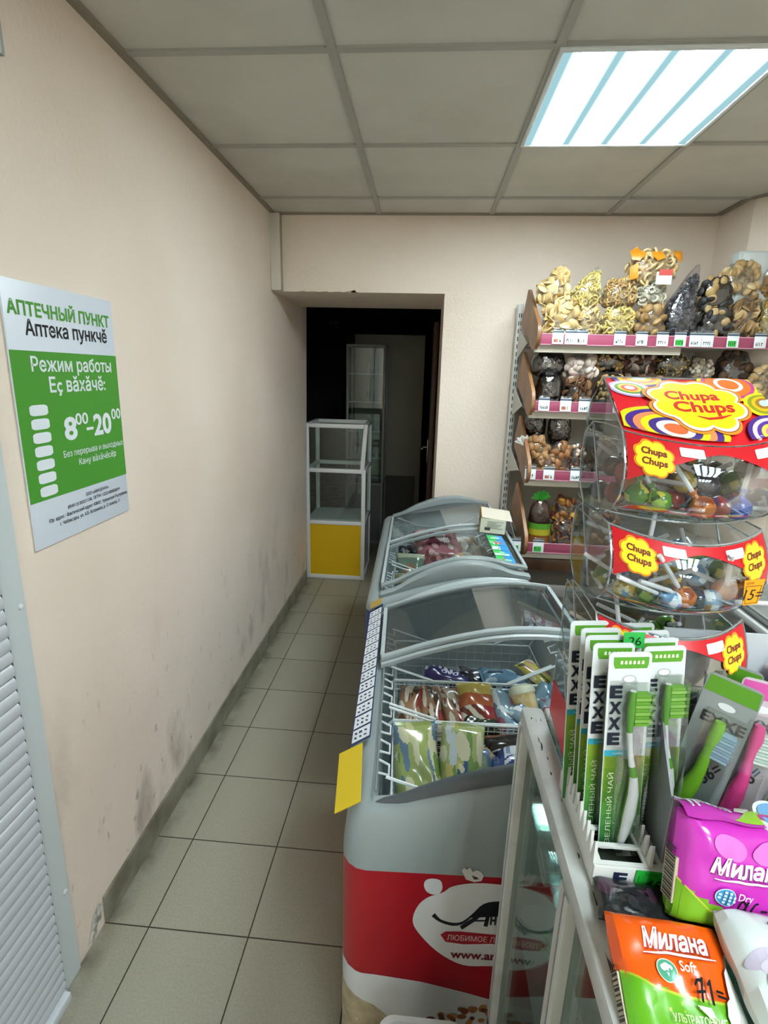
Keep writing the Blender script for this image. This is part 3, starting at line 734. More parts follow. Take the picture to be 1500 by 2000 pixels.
for i in range(70):                       # printed heap of granola
    x = rr.uniform(.19, .50); top = .315+.05*math.exp(-((x-.30)/.09)**2); z = top-abs(rr.gauss(0, .03))
    fd([(x+o0+q[0], z+q[1]) for q in ellipse(0, 0, rr.uniform(.006, .014), rr.uniform(.005, .009), 7, rot=rr.uniform(0, 3))], mat(rr.choice(['#7a4326', '#94592f', '#5d2f1c', '#a9713e']), .6), .0010+.0003*(i % 4))
mb.build('end_graphic', NF)['label'] = 'printed end panel with white splash emblem'

# --- price strip along the near chest
PS = thing('price_strip', 'row of white price cards hung along the left rim of the near chest', 'price strip', (.757, .80, 0), math.radians(2.35))
mb = MB()
def strip(u, v): return (.044-.046*u, .055+.86*v, .864-.030*u+.0)
mb.grid(lambda u, v: strip(u, .17+.83*v), 1, 1, mat('#20365f', .4)); mb.grid(lambda u, v: tuple(Vector(strip(u, .17+.83*v))-Vector((0, 0, .0015))), 1, 1, mat('#e0e3e4', .5)); mb.build('holder', PS)
n = 14
for i in range(n):
    a = .18+.80*i/n; b = a+.80/n*.86; mb = MB()
    def f3(u, v, k=.0008): p = strip(.06+.88*u, a+(b-a)*v); return (p[0]-k*.5, p[1], p[2]+k)
    m_ = mat('#dfe3ea', .5)
    mb.grid(f3, 1, 1, m_)
    q = random.Random(i)
    for r_ in range(2):
        for c in range(3):
            u0 = .16+.28*c; v0 = .18+.36*r_
            mb.decal(lambda x, y: f3(x, y, .0014), mat('#39435c', .5), pts=[(u0, v0), (u0+q.uniform(.1, .2), v0+.03), (u0+q.uniform(.1, .2), v0+q.uniform(.1, .24)), (u0+.02, v0+q.uniform(.1, .22))], step=5)
    mb.build('price_card', PS)
mb = MB(); mb.box((-.0, 0, 0), (.060, .15, .0015), mat('#d2b417', .5))
YC = mb.build('yellow_card'); YC.matrix_world = NM @ T(-.014, .020, .828) @ RY(math.radians(-32)) @ RX(math.radians(6)) @ RZ(math.radians(0))
tag(YC, 'blank yellow card at the near end of the price strip', 'card')
mb = MB(); mb.box((0, 0, 0), (.045, .05, .0015), mat('#a98a3c', .6)); o = mb.build('brown_card'); o.matrix_world = NM @ T(.0, .895, .850) @ RY(math.radians(-30)); tag(o, 'small brown card at the far end of the price strip', 'card')

# --- far chest
FF = thing('ice_cream_chest', 'light grey and blue ice cream chest freezer against the back wall', 'freezer', (.692, 1.768, 0), math.radians(1.2), 'ice cream chest freezers')
FL = 1.28; FDH = .012
BLUE = mat('#1f3f86', .4)
chest_shell(FF, FL, BLUE, FDH, .80)
mb = MB(); arch(mb, .042, .04, .014, GREY, bump=.045, dh=FDH); mb.build('end_handle', FF)
lid(FF, .10, .66, .016, FDH, w0=.03, w1=.02, b0=.03, gl=clear('#f2f6f6', .05, .015, edge=.3)); lid(FF, .60, FL-.06, .004, FDH, w0=.02, w1=.05, b1=.03)
basket(FF, .095, FWD-.13, .10, .40, .60, .80, pitch=.03); basket(FF, .095, FWD-.13, .43, .80, .60, .80, pitch=.03); basket(FF, .095, FWD-.10, .84, 1.18, .55, .80, pitch=.045)
FM = T(.692, 1.768, 0) @ RZ(math.radians(1.2))
mb = MB()
for i in range(5):
    mb.box((0, .07*i, 0), (.035, .07*i+.066, .001), mat('#36b55a', .4)); mb.box((.036, .07*i, 0), (.07, .07*i+.066, .001), mat('#2f8fd0', .4))
    q = random.Random(i+40)
    for k in range(4): mb.box((q.uniform(0, .05), .07*i+q.uniform(0, .04), .001), (q.uniform(.01, .06), .07*i+q.uniform(.03, .06), .0014), mat(q.choice(['#d7e9f2', '#c65b78', '#8fd69a']), .4))
o = mb.build('price_sheet'); o.matrix_world = FM @ T(.515, .085, FH(.55)-FDH+.036) @ RY(math.radians(3)); tag(o, 'green and blue price sheet lying on the right of the far chest', 'price sheet')
o.matrix_world = FM @ T(.50, .12, FH(.53)-FDH+.0305) @ RY(math.radians(4))
# carton on the lid
t = thing('carton', 'open yellow and white carton standing on the right rim of the far chest', 'carton'); t.matrix_world = FM @ T(.475, .50, FH(.52)-FDH+.0325) @ RY(math.radians(2.5)) @ RZ(math.radians(-6))
mb = MB(); CAW = mat('#d9d8c4', .5); CAY = mat('#b7963a', .5)
mb.box((0, 0, 0), (.112, .2, .002), CAW); mb.box((0, 0, .002), (.112, .002, .066), CAW); mb.box((0, .198, .002), (.112, .2, .066), CAW); mb.box((0, .002, .002), (.002, .198, .080), CAY); mb.box((.110, .002, .002), (.112, .198, .066), CAW)
for k in range(6): mb.box((.03, -.0006, .022+.006*k), (.03+(.07, .05, .06, .065, .04, .07)[k], 0, .0245+.006*k), mat('#7d7d78', .5))
mb.box((.02, -.0006, .012), (.045, 0, .026), mat('#3a3a38', .5)); mb.box((-.0006, .05, .02), (0, .15, .06), mat('#8a6a22', .5)); mb.build('box', t)
mb = MB(); mb.box((0, 0, 0), (.135, .198, .002), mat('#d5cdbb', .5), M=T(.004, .001, .069) @ RY(math.radians(3))); mb.build('flap', t)

# ------------------------------------------------------------------ frozen packs lying in the baskets
def pillow(name, label, cat, M, w, h, t_, pat, group=None, rough=.22, seed=0, text=None, crimp=True):
    """sealed film pouch: w across, h between the crimped ends, t_ thick; pat(u,v,rnd)->colour"""
    q = random.Random(seed); ph = [q.uniform(0, 6) for _ in range(6)]; nu, nv = 42, 54
    def top(u, v, s=1):
        x = (u-.5)*w; y = (v-.5)*h; e = min(1, (1-abs(2*v-1))/.22)
        k = max(0, 1-(2*u-1)**4)**.6*max(0, 1-(2*v-1)**6)**.7*(.35+.65*min(1, e)) if crimp else max(0, 1-(2*u-1)**6)**.5*max(0, 1-(2*v-1)**6)**.5
        if abs(2*v-1) > .9: k *= .12
        z = s*k*t_/2*(1+.18*math.sin(7*u+ph[0])*math.sin(9*v+ph[1]))+.05*t_*math.sin(11*v+ph[2]+5*u)*(1 if k > .1 else 1.5)
        x *= 1-.07*k+.015*math.sin(13*v+ph[3])
        return (x, y, z)
    mb = MB(); cm = {}
    def dull(h):
        r_, g_, b_ = (int(h[i:i+2], 16) for i in (1, 3, 5)); y_ = .3*r_+.59*g_+.11*b_
        return '#%02x%02x%02x' % tuple(int(max(0, min(255, (c*.74+y_*.26)*.86))) for c in (r_, g_, b_))
    def m_(u, v): return mat(dull(pat(u, v, q)), rough, coat=.3)
    mb.grid(lambda u, v: top(u, v), nu, nv, m_); mb.grid(lambda u, v: top(1-u, v, -1), nu, nv, m_)
    if text:
        s, u, v, hh, ww, col, rot = text
        mb.decal(lambda x, y: (lambda p: (p[0], p[1], p[2]+.0012))(top(x, y)), mat(col, .35), text=s, c=(u, v), w=ww, h=hh, rot=rot, step=.07, bold=.03)
    o = mb.build(name); o.matrix_world = M; tag(o, label, cat, group); return o
def pat_spots(base, cols, n=5, seed=0, band=None):
    q = random.Random(seed); sp_ = [(q.random(), q.random(), q.uniform(.035, .17), q.choice(cols), q.uniform(.5, 2.2)) for _ in range(int(n*2.6))]
    def f(u, v, r):
        c = base
        for a, b, s, k, w in sp_:
            if (u-a)**2*w+(v-b+.3*(u-a))**2/w < s*s: c = k
        if band and band[0] < v < band[1]: c = band[2]
        return c
    return f
def npk(x, y, z, rz=0., rx=0., ry=0., M=NM): return M @ T(x, y, z) @ RZ(rz) @ RX(rx) @ RY(ry)
G1 = 'frozen packs in the near chest'
pillow('ice_cream_pack', 'pale green fruit ice pack at the left front of the near chest', 'ice cream', npk(.155, .225, .765, .10, .62), .105, .215, .05, pat_spots('#9fb552', ['#c9cf8a', '#6d9a3b', '#d8d6a8', '#5f86a8'], 9, 3), G1, seed=1)
pillow('ice_cream_pack', 'green and blue cartoon-free fruit ice pack beside the pale green one'.replace(' cartoon-free', ''), 'ice cream', npk(.26, .23, .765, -.12, .62), .105, .21, .05, pat_spots('#a9bd62', ['#e0dcb0', '#6fa046', '#355f9c', '#d0c254', '#c7d8e0'], 10, 8), G1, seed=2)
pillow('ice_cream_pack', 'small teal and blue pack beside the white and blue tub pack', 'ice cream', npk(.335, .215, .745, .4, .55), .08, .17, .04, pat_spots('#7b9a7a', ['#4d80b0', '#c8c48a', '#b98a50'], 9, 4), G1, seed=3)
pillow('ice_cream_pack', 'white pack with blue stripes at the near end of the near chest', 'ice cream', npk(.455, .205, .80, 1.40, 0, .35), .11, .25, .055, lambda u, v, r: '#23459a' if (v > .9 or .62 < v+.5*u-.2 < .70 or .74 < v+.5*u-.2 < .77) else ('#cfd8e0' if (v*7) % 1 > .2 or u < .3 else '#6f8fc4'), G1, seed=4, text=('До', .45, .22, .18, .5, '#22408f', 1.57))
for i, (x, y, rz, lab) in enumerate(((.40, .30, .15, 'left'), (.50, .30, -.1, 'right'))):
    pillow('ice_cream_pack', 'dark pack with brown end, %s of two' % lab, 'ice cream', npk(x, y, .775, 1.5+rz, 0, .2), .085, .18, .045, lambda u, v, r: '#7a4422' if u > .72 else '#17100f', G1, seed=5+i)
sets = [('brown and cream ice pack, %s', .145, .435, .05, .07, .17, lambda k: pat_spots('#a8774c', ['#d9cdb4', '#5b3620', '#a62d23', '#e0d6c2'], 9, 20+k), ['in the left corner of the middle basket', 'second from the left in the middle basket', 'third from the left in the middle basket'])]
for k in range(3):
    pillow('ice_cream_pack', sets[0][0] % sets[0][7][k], 'ice cream', npk(.14+.062*k, .43+.006*(k % 2), .77, -.12+.15*k, .35), .068, .165, .036, sets[0][6](k), G1, seed=30+k)
pillow('ice_cream_pack', 'red and yellow ice cream pack in the middle of the near chest', 'ice cream', npk(.325, .43, .785, .05, .35), .098, .175, .045, lambda u, v, r: '#d8b93a' if v > .72 else ('#c7571f' if v > .5 else ('#b3201f' if u > .62 else ('#dcd2b8' if (u*6+v*9) % 2 > 1.0 else '#7d2a1c'))), G1, seed=40)
pillow('ice_cream_pack', 'dark green rounded pack lying in front of the red and yellow pack', 'ice cream', npk(.325, .372, .775, 1.5, 0, .1), .055, .10, .04, lambda u, v, r: '#1e3a1f', G1, seed=41)
for k, (x, y, rz, lab) in enumerate(((.405, .43, .1, 'left of the tan cup'), (.475, .385, .9, 'in front of the tan cup'), (.52, .47, -.5, 'behind the counter rail'), (.545, .40, .3, 'at the right end of the middle basket'))):
    pillow('ice_cream_pack', 'light blue ice cream pack with pink lettering '+lab, 'ice cream', npk(x, y, .785, rz, .3), .075, .15, .04, pat_spots('#7fa9bf', ['#cfe0e8', '#4f86a8', '#b25a78', '#e4edf0'], 8, 50+k), G1, seed=50+k)
t = thing('ice_cream_cup', 'tan wafer ice cream cup under a pale lid in the near chest', 'ice cream cup', group=None); t.matrix_world = npk(.455, .43, .80, .35, -.75)
mb = MB(); mb.lathe([(.012, -.05), (.024, -.045), (.034, .03), (.036, .034)], mat('#c2a86c', .5, noise=('#d8c79a', 40, .4, .6)), 20); mb.build('cup', t)
mb = MB(); mb.lathe([(.037, .034), (.038, .04), (.034, .052), (.02, .06), (0, .062)], mat('#b9bfa8', .3), 20); mb.build('lid', t)
pillow('ice_cream_pack', 'purple ice cream pack half under the sliding lid', 'ice cream', npk(.26, .61, .765, 1.4, .2), .07, .15, .04, lambda u, v, r: '#3b2a78' if u < .6 else ('#c9c6dc' if (v*8) % 1 > .5 else '#3b2a78'), G1, seed=60, text=('ОАО', .5, .5, .24, .35, '#d5d2e6', 1.57))
pillow('ice_cream_pack', 'dark wrapped pack beside the purple pack', 'ice cream', npk(.35, .62, .76, 1.2, .15), .06, .13, .035, pat_spots('#1b1a24', ['#3a3348', '#584a5c'], 5, 61), G1, seed=61)
pillow('ice_cream_pack', 'blue wrapped pack in the middle of the rear basket', 'ice cream', npk(.43, .62, .765, 1.7, .2), .07, .15, .04, pat_spots('#5b87a8', ['#9fc0d2', '#2c3f55'], 6, 62), G1, seed=62)
pillow('ice_cream_pack', 'yellow and pink pack at the right of the rear basket', 'ice cream', npk(.535, .63, .775, .6, .2), .065, .13, .035, pat_spots('#c9b43a', ['#c98a80', '#5d6b2e', '#e0d49a'], 7, 63), G1, seed=63)
for k in range(9):                        # underneath, seen between the top ones and through the wire
    pillow('ice_cream_pack', 'partly hidden ice cream pack under the top layer of the near chest', 'ice cream', npk(.16+.045*k, (.22, .43, .24)[k % 3]+.02*(k % 2), .665+.01*(k % 3), k*.9, .1), .08, .15, .05, pat_spots(('#6d7f93', '#8a6848', '#5d7a4e', '#8f8f96')[k % 4], ['#c9c9c4', '#3a3a40', '#a05a4a'], 6, 70+k), 'packs under the top layer of the near chest', seed=70+k)
for k, (x, y) in enumerate(((.16, .68), (.30, .72), (.42, .68), (.52, .73))):
    pillow('ice_cream_pack', 'flat pack on the floor of the rear basket', 'ice cream', npk(x, y, .645, k*1.1, .05), .08, .16, .05, pat_spots('#8fa0a8', ['#b9c4c8', '#5e7484'], 6, 80+k), 'packs on the floor of the rear basket', seed=80+k)
G2 = 'frozen packs in the far chest'
def fpk(*a): return npk(*a, M=FM)
pillow('frozen_pack', 'pink bag of frozen food with pale emblem on top of the far chest', 'frozen food', fpk(.30, .66, .85, .2, .42, -.05), .22, .24, .08, pat_spots('#b5606a', ['#d9a0a0', '#e3d5cc', '#8c2f48', '#cf8a86'], 8, 90, (.0, .12, '#c98c86')), G2, seed=90, text=('До', .68, .5, .2, .14, '#efe3e8', 0))
pillow('frozen_pack', 'second pink bag below the pink bag with emblem', 'frozen food', fpk(.32, .50, .80, -.1, .30), .19, .2, .07, pat_spots('#a0555c', ['#caa096', '#6e3038', '#b98276'], 8, 91), G2, seed=91)
for k, (x, y, rz) in enumerate(((.45, .70, .3), (.48, .58, -.4), (.45, .52, .8))):
    pillow('frozen_pack', ('clear bag of frozen food with orange print', 'clear silvery bag of frozen food', 'pale green and clear bag of frozen food')[k]+' right of the pink bag', 'frozen food', fpk(x, y, .83-.012*k, rz, .35), .14, .19, .07, pat_spots('#a8aea6', ['#d9dad4', '#c98a4a', '#7f8f80', '#e9e9e6'], 10, 95+k), G2, seed=95+k)
pillow('frozen_pack', 'green pack with round brown pastry at the left of the far chest', 'frozen food', fpk(.165, .44, .80, -.05, .9), .125, .17, .04, lambda u, v, r: '#a8744e' if (u-.5)**2*1.1+(v-.42)**2 < .075 else ('#6f8d76' if v < .85 else '#b5bf9a'), G2, seed=99)
pillow('frozen_pack', 'gold foil pack in the near left corner of the far chest', 'frozen food', fpk(.16, .31, .80, 1.5, .3), .08, .12, .04, pat_spots('#a58f3a', ['#d9c97a', '#6b5c24'], 7, 100), G2, rough=.15, seed=100)
for k in range(10):
    pillow('frozen_pack', 'dark blue striped pack among others in the far left basket' if k < 4 else 'assorted frozen pack low in the baskets of the far chest', 'frozen food', fpk(*((.14+.05*k, .66+.05*(k % 2), .80) if k < 4 else (.16+.07*(k-4), .42+.04*(k % 3), .745)), k*.8, .4), .07, .14, .04, pat_spots(('#3a3f63', '#6d5a3c', '#70767c')[0 if k < 4 else 1+k % 2], ['#8d8fa8', '#c9b98a', '#40303a', '#b8bcc4'], 8, 110+k), 'blue striped packs of the far chest' if k < 4 else 'assorted packs low in the far chest', seed=110+k)

# ================================================================== BREAD RACK on the back wall
RK = thing('bread_rack', 'white perforated metal bread rack with brown side boards and pink price rails', 'shelving rack', (1.36, YB, 0))
RX0, RX1 = 1.40, 2.335
def rl(x, y, z): return (x-1.36, y-YB, z)
WM = mat('#cfcfc9', .4); SLOT = mat('#2c2c2b', .6); WOOD = mat('#9c7048', .45, noise=('#7e5430', 7, .4, .65), name='rack_wood'); WOODD = mat('#5b3c24', .5, noise=('#42290f', 9, .4, .6))
for px in (1.362, 2.30):
    mb = MB(); mb.box(rl(px, 3.03, 0), rl(px+.032, 3.075, 2.05), WM, .002)
    z = .1
    while z < 2.02:
        mb.box(rl(px+.009, 3.0292, z), rl(px+.014, 3.0303, z+.022), SLOT); mb.box(rl(px+.020, 3.0292, z), rl(px+.025, 3.0303, z+.022), SLOT); z += .04
    mb.build('upright_post', RK)
mb = MB(); mb.box(rl(1.395, 3.055, .08), rl(2.30, 3.068, 1.62), mat('#9f978a', .5)); mb.build('back_panel', RK)
SHELF = [(2.60, 1.868), (2.585, 1.560), (2.52, 1.236), (2.43, .895)]      # front edge y, rail top z
PINK = mat('#9c4460', .4, name='pink_rail')
for k, (yf, zt) in enumerate(SHELF):
    zs = zt-.028
    mb = MB(); mb.prism([(p[0]-1.36, p[1]-YB) for p in ((RX0, yf+.012), (2.535, yf+.012), (2.515, 2.62), (2.36, 2.82), (2.335, 3.03), (RX0, 3.03))], .02, mat('#c8c4ba', .45), T(0, 0, zs-.02)); mb.box(rl(RX0-.01, yf+.02, zs-.055), rl(RX0+.66, yf+.035, zs-.02), mat('#bdb6a6', .45))
    mb.build('shelf', RK)
    mb = MB(); XE = 2.56 if yf < 2.59 else 2.535; mb.box(rl(RX0+.012, yf, zt-.048), rl(XE, yf+.008, zt), PINK, .001); mb.box(rl(RX0+.012, yf-.002, zt-.05), rl(XE, yf+.004, zt-.046), mat('#c98ca0', .4)); mb.box(rl(RX0+.012, yf-.002, zt-.003), rl(XE, yf+.004, zt+.001), mat('#c98ca0', .4)); mb.build('price_rail', RK)
    prof = [(yf-.012, zt-.052), (yf-.028, zt-.035), (yf-.034, zt-.01), (yf-.030, zt+.02), (yf-.015, zt+.045), (yf+.30, zt+.235), (yf+.315, zt+.235), (yf+.40, zt+.12), (yf+.40, zt+.06), (yf+.22, zt-.0), (yf+.10, zt-.06), (yf+.03, zt-.075)]
    for x in (RX0-.012,):
        mb = MB(); mb.prism([(p[0]-YB, p[1]) for p in prof], .016, WOOD, T(x-1.36, 0, 0) @ Matrix(((0, 0, 1, 0), (1, 0, 0, 0), (0, 1, 0, 0), (0, 0, 0, 1)))); mb.build('side_board', RK)
    mb = MB(); mb.prism([(yf+.18-YB, zt-.035), (3.03-YB, zt+.05), (3.03-YB, zt-.10)], .004, WM, T(RX0-.02-1.36, 0, 0) @ Matrix(((0, 0, 1, 0), (1, 0, 0, 0), (0, 1, 0, 0), (0, 0, 0, 1)))); mb.build('bracket', RK)
for k, z in enumerate((.74, .60, .46, .3, .14)):
    mb = MB(); mb.box(rl(RX0, 2.47, z), rl(RX1, 2.49, z+.06), WOODD if k % 2 == 0 else mat('#8d8a84', .5), .003); mb.build('front_slat', RK)
mb = MB(); mb.box(rl(RX0, 2.49, .08), rl(RX1, 3.05, .11), mat('#b5b0a5', .5)); mb.box(rl(RX0, 2.55, .0), rl(RX0+.04, 3.05, .08), mat('#b5b0a5', .5)); mb.box(rl(RX1-.04, 2.55, .0), rl(RX1, 3.05, .08), mat('#b5b0a5', .5)); mb.build('base_shelf', RK)

# --- price tags clipped on the rails
def price_tag(u, k, label, green=False, orange=False, wdt=.052):
    yf, zt = SHELF[k]; p = at(u, 640, y=yf-.006)
    q = random.Random(int(u)); t = thing('price_tag', label, 'price tag', (p.x, yf-.0052, zt-.046), 0, 'price tags on the bread rack')
    mb = MB(); w2 = wdt/2; Mx = RX(-.1)
    mb.box((-w2, -.002, 0), (w2, 0, .062), mat('#dfe4e6', .35), .0005, M=Mx)
    y = -.0024
    def pg(a, b, m, yy=y): mb.box((a[0], yy, a[1]), (b[0], yy+.0004, b[1]), m, M=Mx)
    if green: pg((-w2*.8, .004), (w2*.55, .03), mat('#2fae3c', .45))
    if orange: pg((-w2*.7, .008), (0, .022), mat('#d8693a', .45))
    x = -w2*.7
    while x < w2*.5:
        s = q.uniform(.004, .007); pg((x, .009), (x+.0022, .024), mat('#222a38', .5), y-.0004); 
        if q.random() < .7: pg((x, q.choice((.009, .016, .022))), (x+s, q.choice((.0115, .018, .025))), mat('#222a38', .5), y-.0005)
        x += s+.003
    mb.build('card', t)
    mb = MB(); mb.box((-w2, -.004, .052), (w2, -.0005, .058), mat('#34465f', .4), .0005, M=Mx); mb.box((-w2, -.0035, .058), (w2, .001, .072), clear('#e8eff2', .12, .05), .0005, M=Mx); mb.build('clip', t)
us = [(1092, 0, 1), (1117, 0, 0), (1139, 0, 0), (1214, 0, 0), (1257, 0, 0), (1298, 0, 0), (1333, 1, 0), (1363, 0, 0), (1387, 0, 0), (1437, 1, 0), (1491, 0, 0)]
names_ = ['first', 'second', 'third', 'fourth', 'fifth', 'sixth', 'seventh', 'eighth', 'ninth', 'tenth', 'eleventh']
for i, (u, g, o) in enumerate(us):
    price_tag(u, 0, ('green marked ' if g else 'orange marked ' if o else '')+'price tag on the top pink rail, %s from the left' % names_[i], g, o)
for i, u in enumerate((1078, 1122, 1160, 1230)): price_tag(u, 1, 'price tag on the second pink rail, %s from the left' % names_[i], orange=i == 1)
for i, u in enumerate((1064, 1103, 1160)): price_tag(u, 2, 'price tag on the third pink rail, %s from the left' % names_[i], orange=i == 1)
for i, u in enumerate((1047, 1097)): price_tag(u, 3, 'green price tag on the lowest pink rail, %s' % ('left one' if i == 0 else 'right one'), True)

# --- bags of rings, cookies, nuts and bread
FILM = clear('#f6f8f6', .09, .12, (26, .9), .02, name='film_bag', edge=.45)
FILMD = clear('#8a8682', .14, .10, (22, 1.), .05, '#3a3634', name='dark_film_bag', edge=.5)
FILMB = clear('#3a3a3e', .20, .12, (18, 1.1), .25, '#0e0e10', name='black_film_bag', edge=.6)
def bag(label, u0, v0, u1, v1, k, kind, col, film=FILM, dy=.10, spout=None, seed=0, d=None, tie=None, group='bags on the bread rack', name='snack_bag', cat='bag', rest=False, n=46, size=1.):
    yf, zt = SHELF[k]; y = yf+dy; a = at((u0+u1)/2, v1, y=y); b = at((u0+u1)/2, v0, y=y); L_ = at(u0, (v0+v1)/2, y=y); R_ = at(u1, (v0+v1)/2, y=y)
    w = (R_.x-L_.x); zb = (zt-.027) if rest else a.z; h = b.z-zb; x = (L_.x+R_.x)/2; d = d or min(.13, w*.85)
    q = random.Random(seed*13+5); rx, ry, rz = w/2, d/2, h/2
    if spout: rz = h*.40; h_body = rz*2
    t = thing(name, label, cat, (x, y, zb), 0, group); ph = [q.uniform(0, 6) for _ in range(5)]
    cz = rz
    def sq(p):                            # soft boxy sack
        e = .72; s = Vector((p.x/rx, p.y/ry, p.z/rz)); s = Vector([math.copysign(abs(c)**e, c) for c in s]); m = max(s.length, 1e-6)
        return s
    def shape(p, sc=1.):
        s = sq(p); wob = 1+.06*math.sin(5*s.x+ph[0])*math.sin(4*s.z+ph[1])+.035*math.sin(11*s.z+ph[2]+6*s.x)
        X, Y, Z = s.x*rx*.9*wob*sc, s.y*ry*.9*wob*sc, s.z*rz*sc*(.97 if s.z < 0 else 1)
        X *= 1+.10*max(0, -s.z)-.06*max(0, s.z)
        if spout and s.z > .1:
            f = (min(s.z, 1)-.1)/.9; X = X*(1-.62*f)+spout*w*.42*f*f; Y *= 1-.75*f*f; Z += f*f*h*.22*(1 if sc > .97 else .75)
        return (X, Y, Z+cz)
    mb = MB(); mb.ball(rx, ry, rz, film, None, 18, 14, fn=lambda p: shape(p))
    mb.build('film', t)
    if tie:
        mb = MB(); tx, tz, tc = tie
        for i in range(5):
            a_ = -1.1+.5*i+q.uniform(-.1, .1); mb.prism([(-.004, 0), (.004, 0), (.016, .05), (0, .044), (-.016, .052)], .0015, mat(tc, .3), T(tx*w, 0, tz*h) @ RY(a_) @ RX(PI/2+.2*(i % 3-1)))
        mb.torus(.008, .004, mat(tc, .3), T(tx*w, 0, tz*h)); mb.build('tie', t)
    mb = MB(); cols = col if isinstance(col, (list, tuple)) else [col]; base = cols[0]
    mb.ball(rx, ry, rz, mat(cols[-1], .8, noise=(base, 60, .4, .6)), None, 14, 10, fn=lambda p: shape(p, .84 if kind != 'mass' else .94))
    s_ = .0170*size; n = int(n*1.5)
    if kind != 'mass':
        i = 0
        while i < n:
            z = q.uniform(-.93, .93); a_ = q.uniform(-PI, 0) if q.random() < .86 else q.uniform(0, PI); r_ = math.sqrt(1-z*z)
            p = Vector((r_*math.cos(a_)*rx, r_*math.sin(a_)*ry, z*rz)); P = Vector(shape(p, .90)); i += 1
            M = T(*P) @ Euler((q.uniform(0, PI), q.uniform(0, PI), q.uniform(0, PI))).to_matrix().to_4x4(); c = mat(q.choice(cols[:-1] or cols), .55)
            if kind == 'ring': mb.torus(s_*.76, s_*.27, c, M, 12, 5)
            elif kind == 'ball': mb.ball(s_*.72, s_*.66, s_*.6, c, M, 8, 6)
            elif kind == 'disc': mb.ball(s_*1.55, s_*1.5, s_*.4, c, M, 12, 6)
            elif kind == 'seed': mb.ball(s_*.62, s_*.30, s_*.22, c, M, 6, 4)
            elif kind == 'stick': mb.tube([(-s_*1.3, 0, 0), (0, s_*.25, 0), (s_*1.3, 0, 0)], s_*.34, c, 5, M=M)
            elif kind == 'bun': mb.ball(s_*1.5, s_*1.3, s_*.85, c, M, 10, 6)
    o = mb.build('contents', t)
    if kind != 'mass': o['kind'] = 'stuff'
    return t
BE1 = ['#cbb078', '#bfa06a', '#d6c08c', '#8f7447']; YL = ['#d6be70', '#c9b05e', '#e0cd8a', '#a3894a']; TAN = ['#b5935a', '#a88450', '#c6a86e', '#7a5c34']; DKS = ['#5a5a62', '#77777f', '#3a3a40', '#1c1c20']
bag('lower beige bag of round cookies at the left end of the top shelf', 1057, 583, 1131, 648, 0, 'disc', BE1, seed=1, rest=True, n=40)
bag('upper beige bag of round cookies with pointed corner, left end of the top shelf', 1046, 519, 1113, 602, 0, 'disc', BE1, seed=2, spout=.7, dy=.13, n=44)
bag('lower bag of pale rings, second stack of the top shelf', 1122, 594, 1172, 648, 0, 'ring', BE1, seed=3, rest=True, n=40)
bag('yellow bag of small rings with pointed corner, second stack of the top shelf', 1112, 523, 1176, 606, 0, 'ring', YL, seed=4, spout=.7, dy=.13, n=80, size=.8)
bag('lower bag of tan rings, third stack of the top shelf', 1171, 596, 1241, 648, 0, 'ring', YL, seed=5, rest=True, n=75, size=.85)
bag('upper bag of tan rings, third stack of the top shelf', 1172, 545, 1244, 606, 0, 'ring', TAN, seed=6, dy=.12, n=75, size=.85)
bag('lower bag of brown buns below the big orange bag', 1240, 592, 1299, 648, 0, 'bun', ['#a98a5a', '#8d6d42', '#6a4c2c'], seed=7, rest=True, n=22)
bag('clear bag of white glazed rings under the big orange bag', 1240, 556, 1298, 600, 0, 'ring', ['#c9c3b2', '#b8b09a', '#8f8672'], seed=8, n=36)
t = bag('big orange printed bag of large rings topping the shelf', 1222, 490, 1322, 562, 0, 'ring', ['#d2b98a', '#c9a870', '#a8763a'], seed=9, dy=.10, n=34, size=1.35)
mb = MB(); ORP = mat('#d98a1c', .35)
w9 = (at(1322, 530, y=SHELF[0][0]+.1)-at(1222, 530, y=SHELF[0][0]+.1)).x; h9 = at(1272, 490, y=SHELF[0][0]+.1).z-at(1272, 562, y=SHELF[0][0]+.1).z
for pts in ([(-.5, .95), (-.36, 1.08), (-.22, .86), (-.34, .66), (-.47, .7)], [(.5, .95), (.33, 1.0), (.3, .84), (.44, .62), (.5, .7)], [(-.12, .92), (.08, .96), (.14, .74), (.0, .66), (-.1, .78)], [(-.49, .5), (-.36, .62), (-.33, .2), (-.46, .16)]):
    mb.decal(lambda x, y: (x*w9, -.066*math.sqrt(max(.05, 1-(1.75*x)**4))*math.sqrt(max(.1, 1-(2*y-1)**4)), y*h9), ORP, pts=pts, step=.08)
mb.box((-.0, -.0725, h9*.02), (w9*.3, -.0705, h9*.36), mat('#d9d9d4', .5)); mb.box((.01, -.0732, h9*.26), (w9*.3, -.0712, h9*.42), mat('#c2504a', .5)); mb.build('printed_film', t)['label'] = 'orange printed film with white label'
bag('tall bag of dark sunflower seeds with pointed corner on the top shelf', 1297, 519, 1367, 648, 0, 'seed', DKS, clear('#f0f0f2', .07, .1, (24, 1), .01, '#666666'), seed=10, rest=True, spout=.75, n=150, size=1.1)
bag('upper dark bag with pale rolls beside the sunflower seeds', 1362, 542, 1426, 612, 0, 'bun', ['#3a3836', '#2c2a2a', '#b89a66', '#1c1b1b'], FILMD, seed=11, dy=.12, n=22)
bag('lower dark bag with pale rolls beside the sunflower seeds', 1361, 598, 1425, 648, 0, 'bun', ['#3c3a3a', '#b3976a', '#2a2828', '#1c1b1b'], FILMD, seed=12, rest=True, n=20)
bag('upper bag of large pale biscuits near the wall box', 1404, 513, 1480, 582, 0, 'bun', ['#b79a6c', '#a88858', '#c9b084', '#6b5233'], seed=13, dy=.13, n=26)
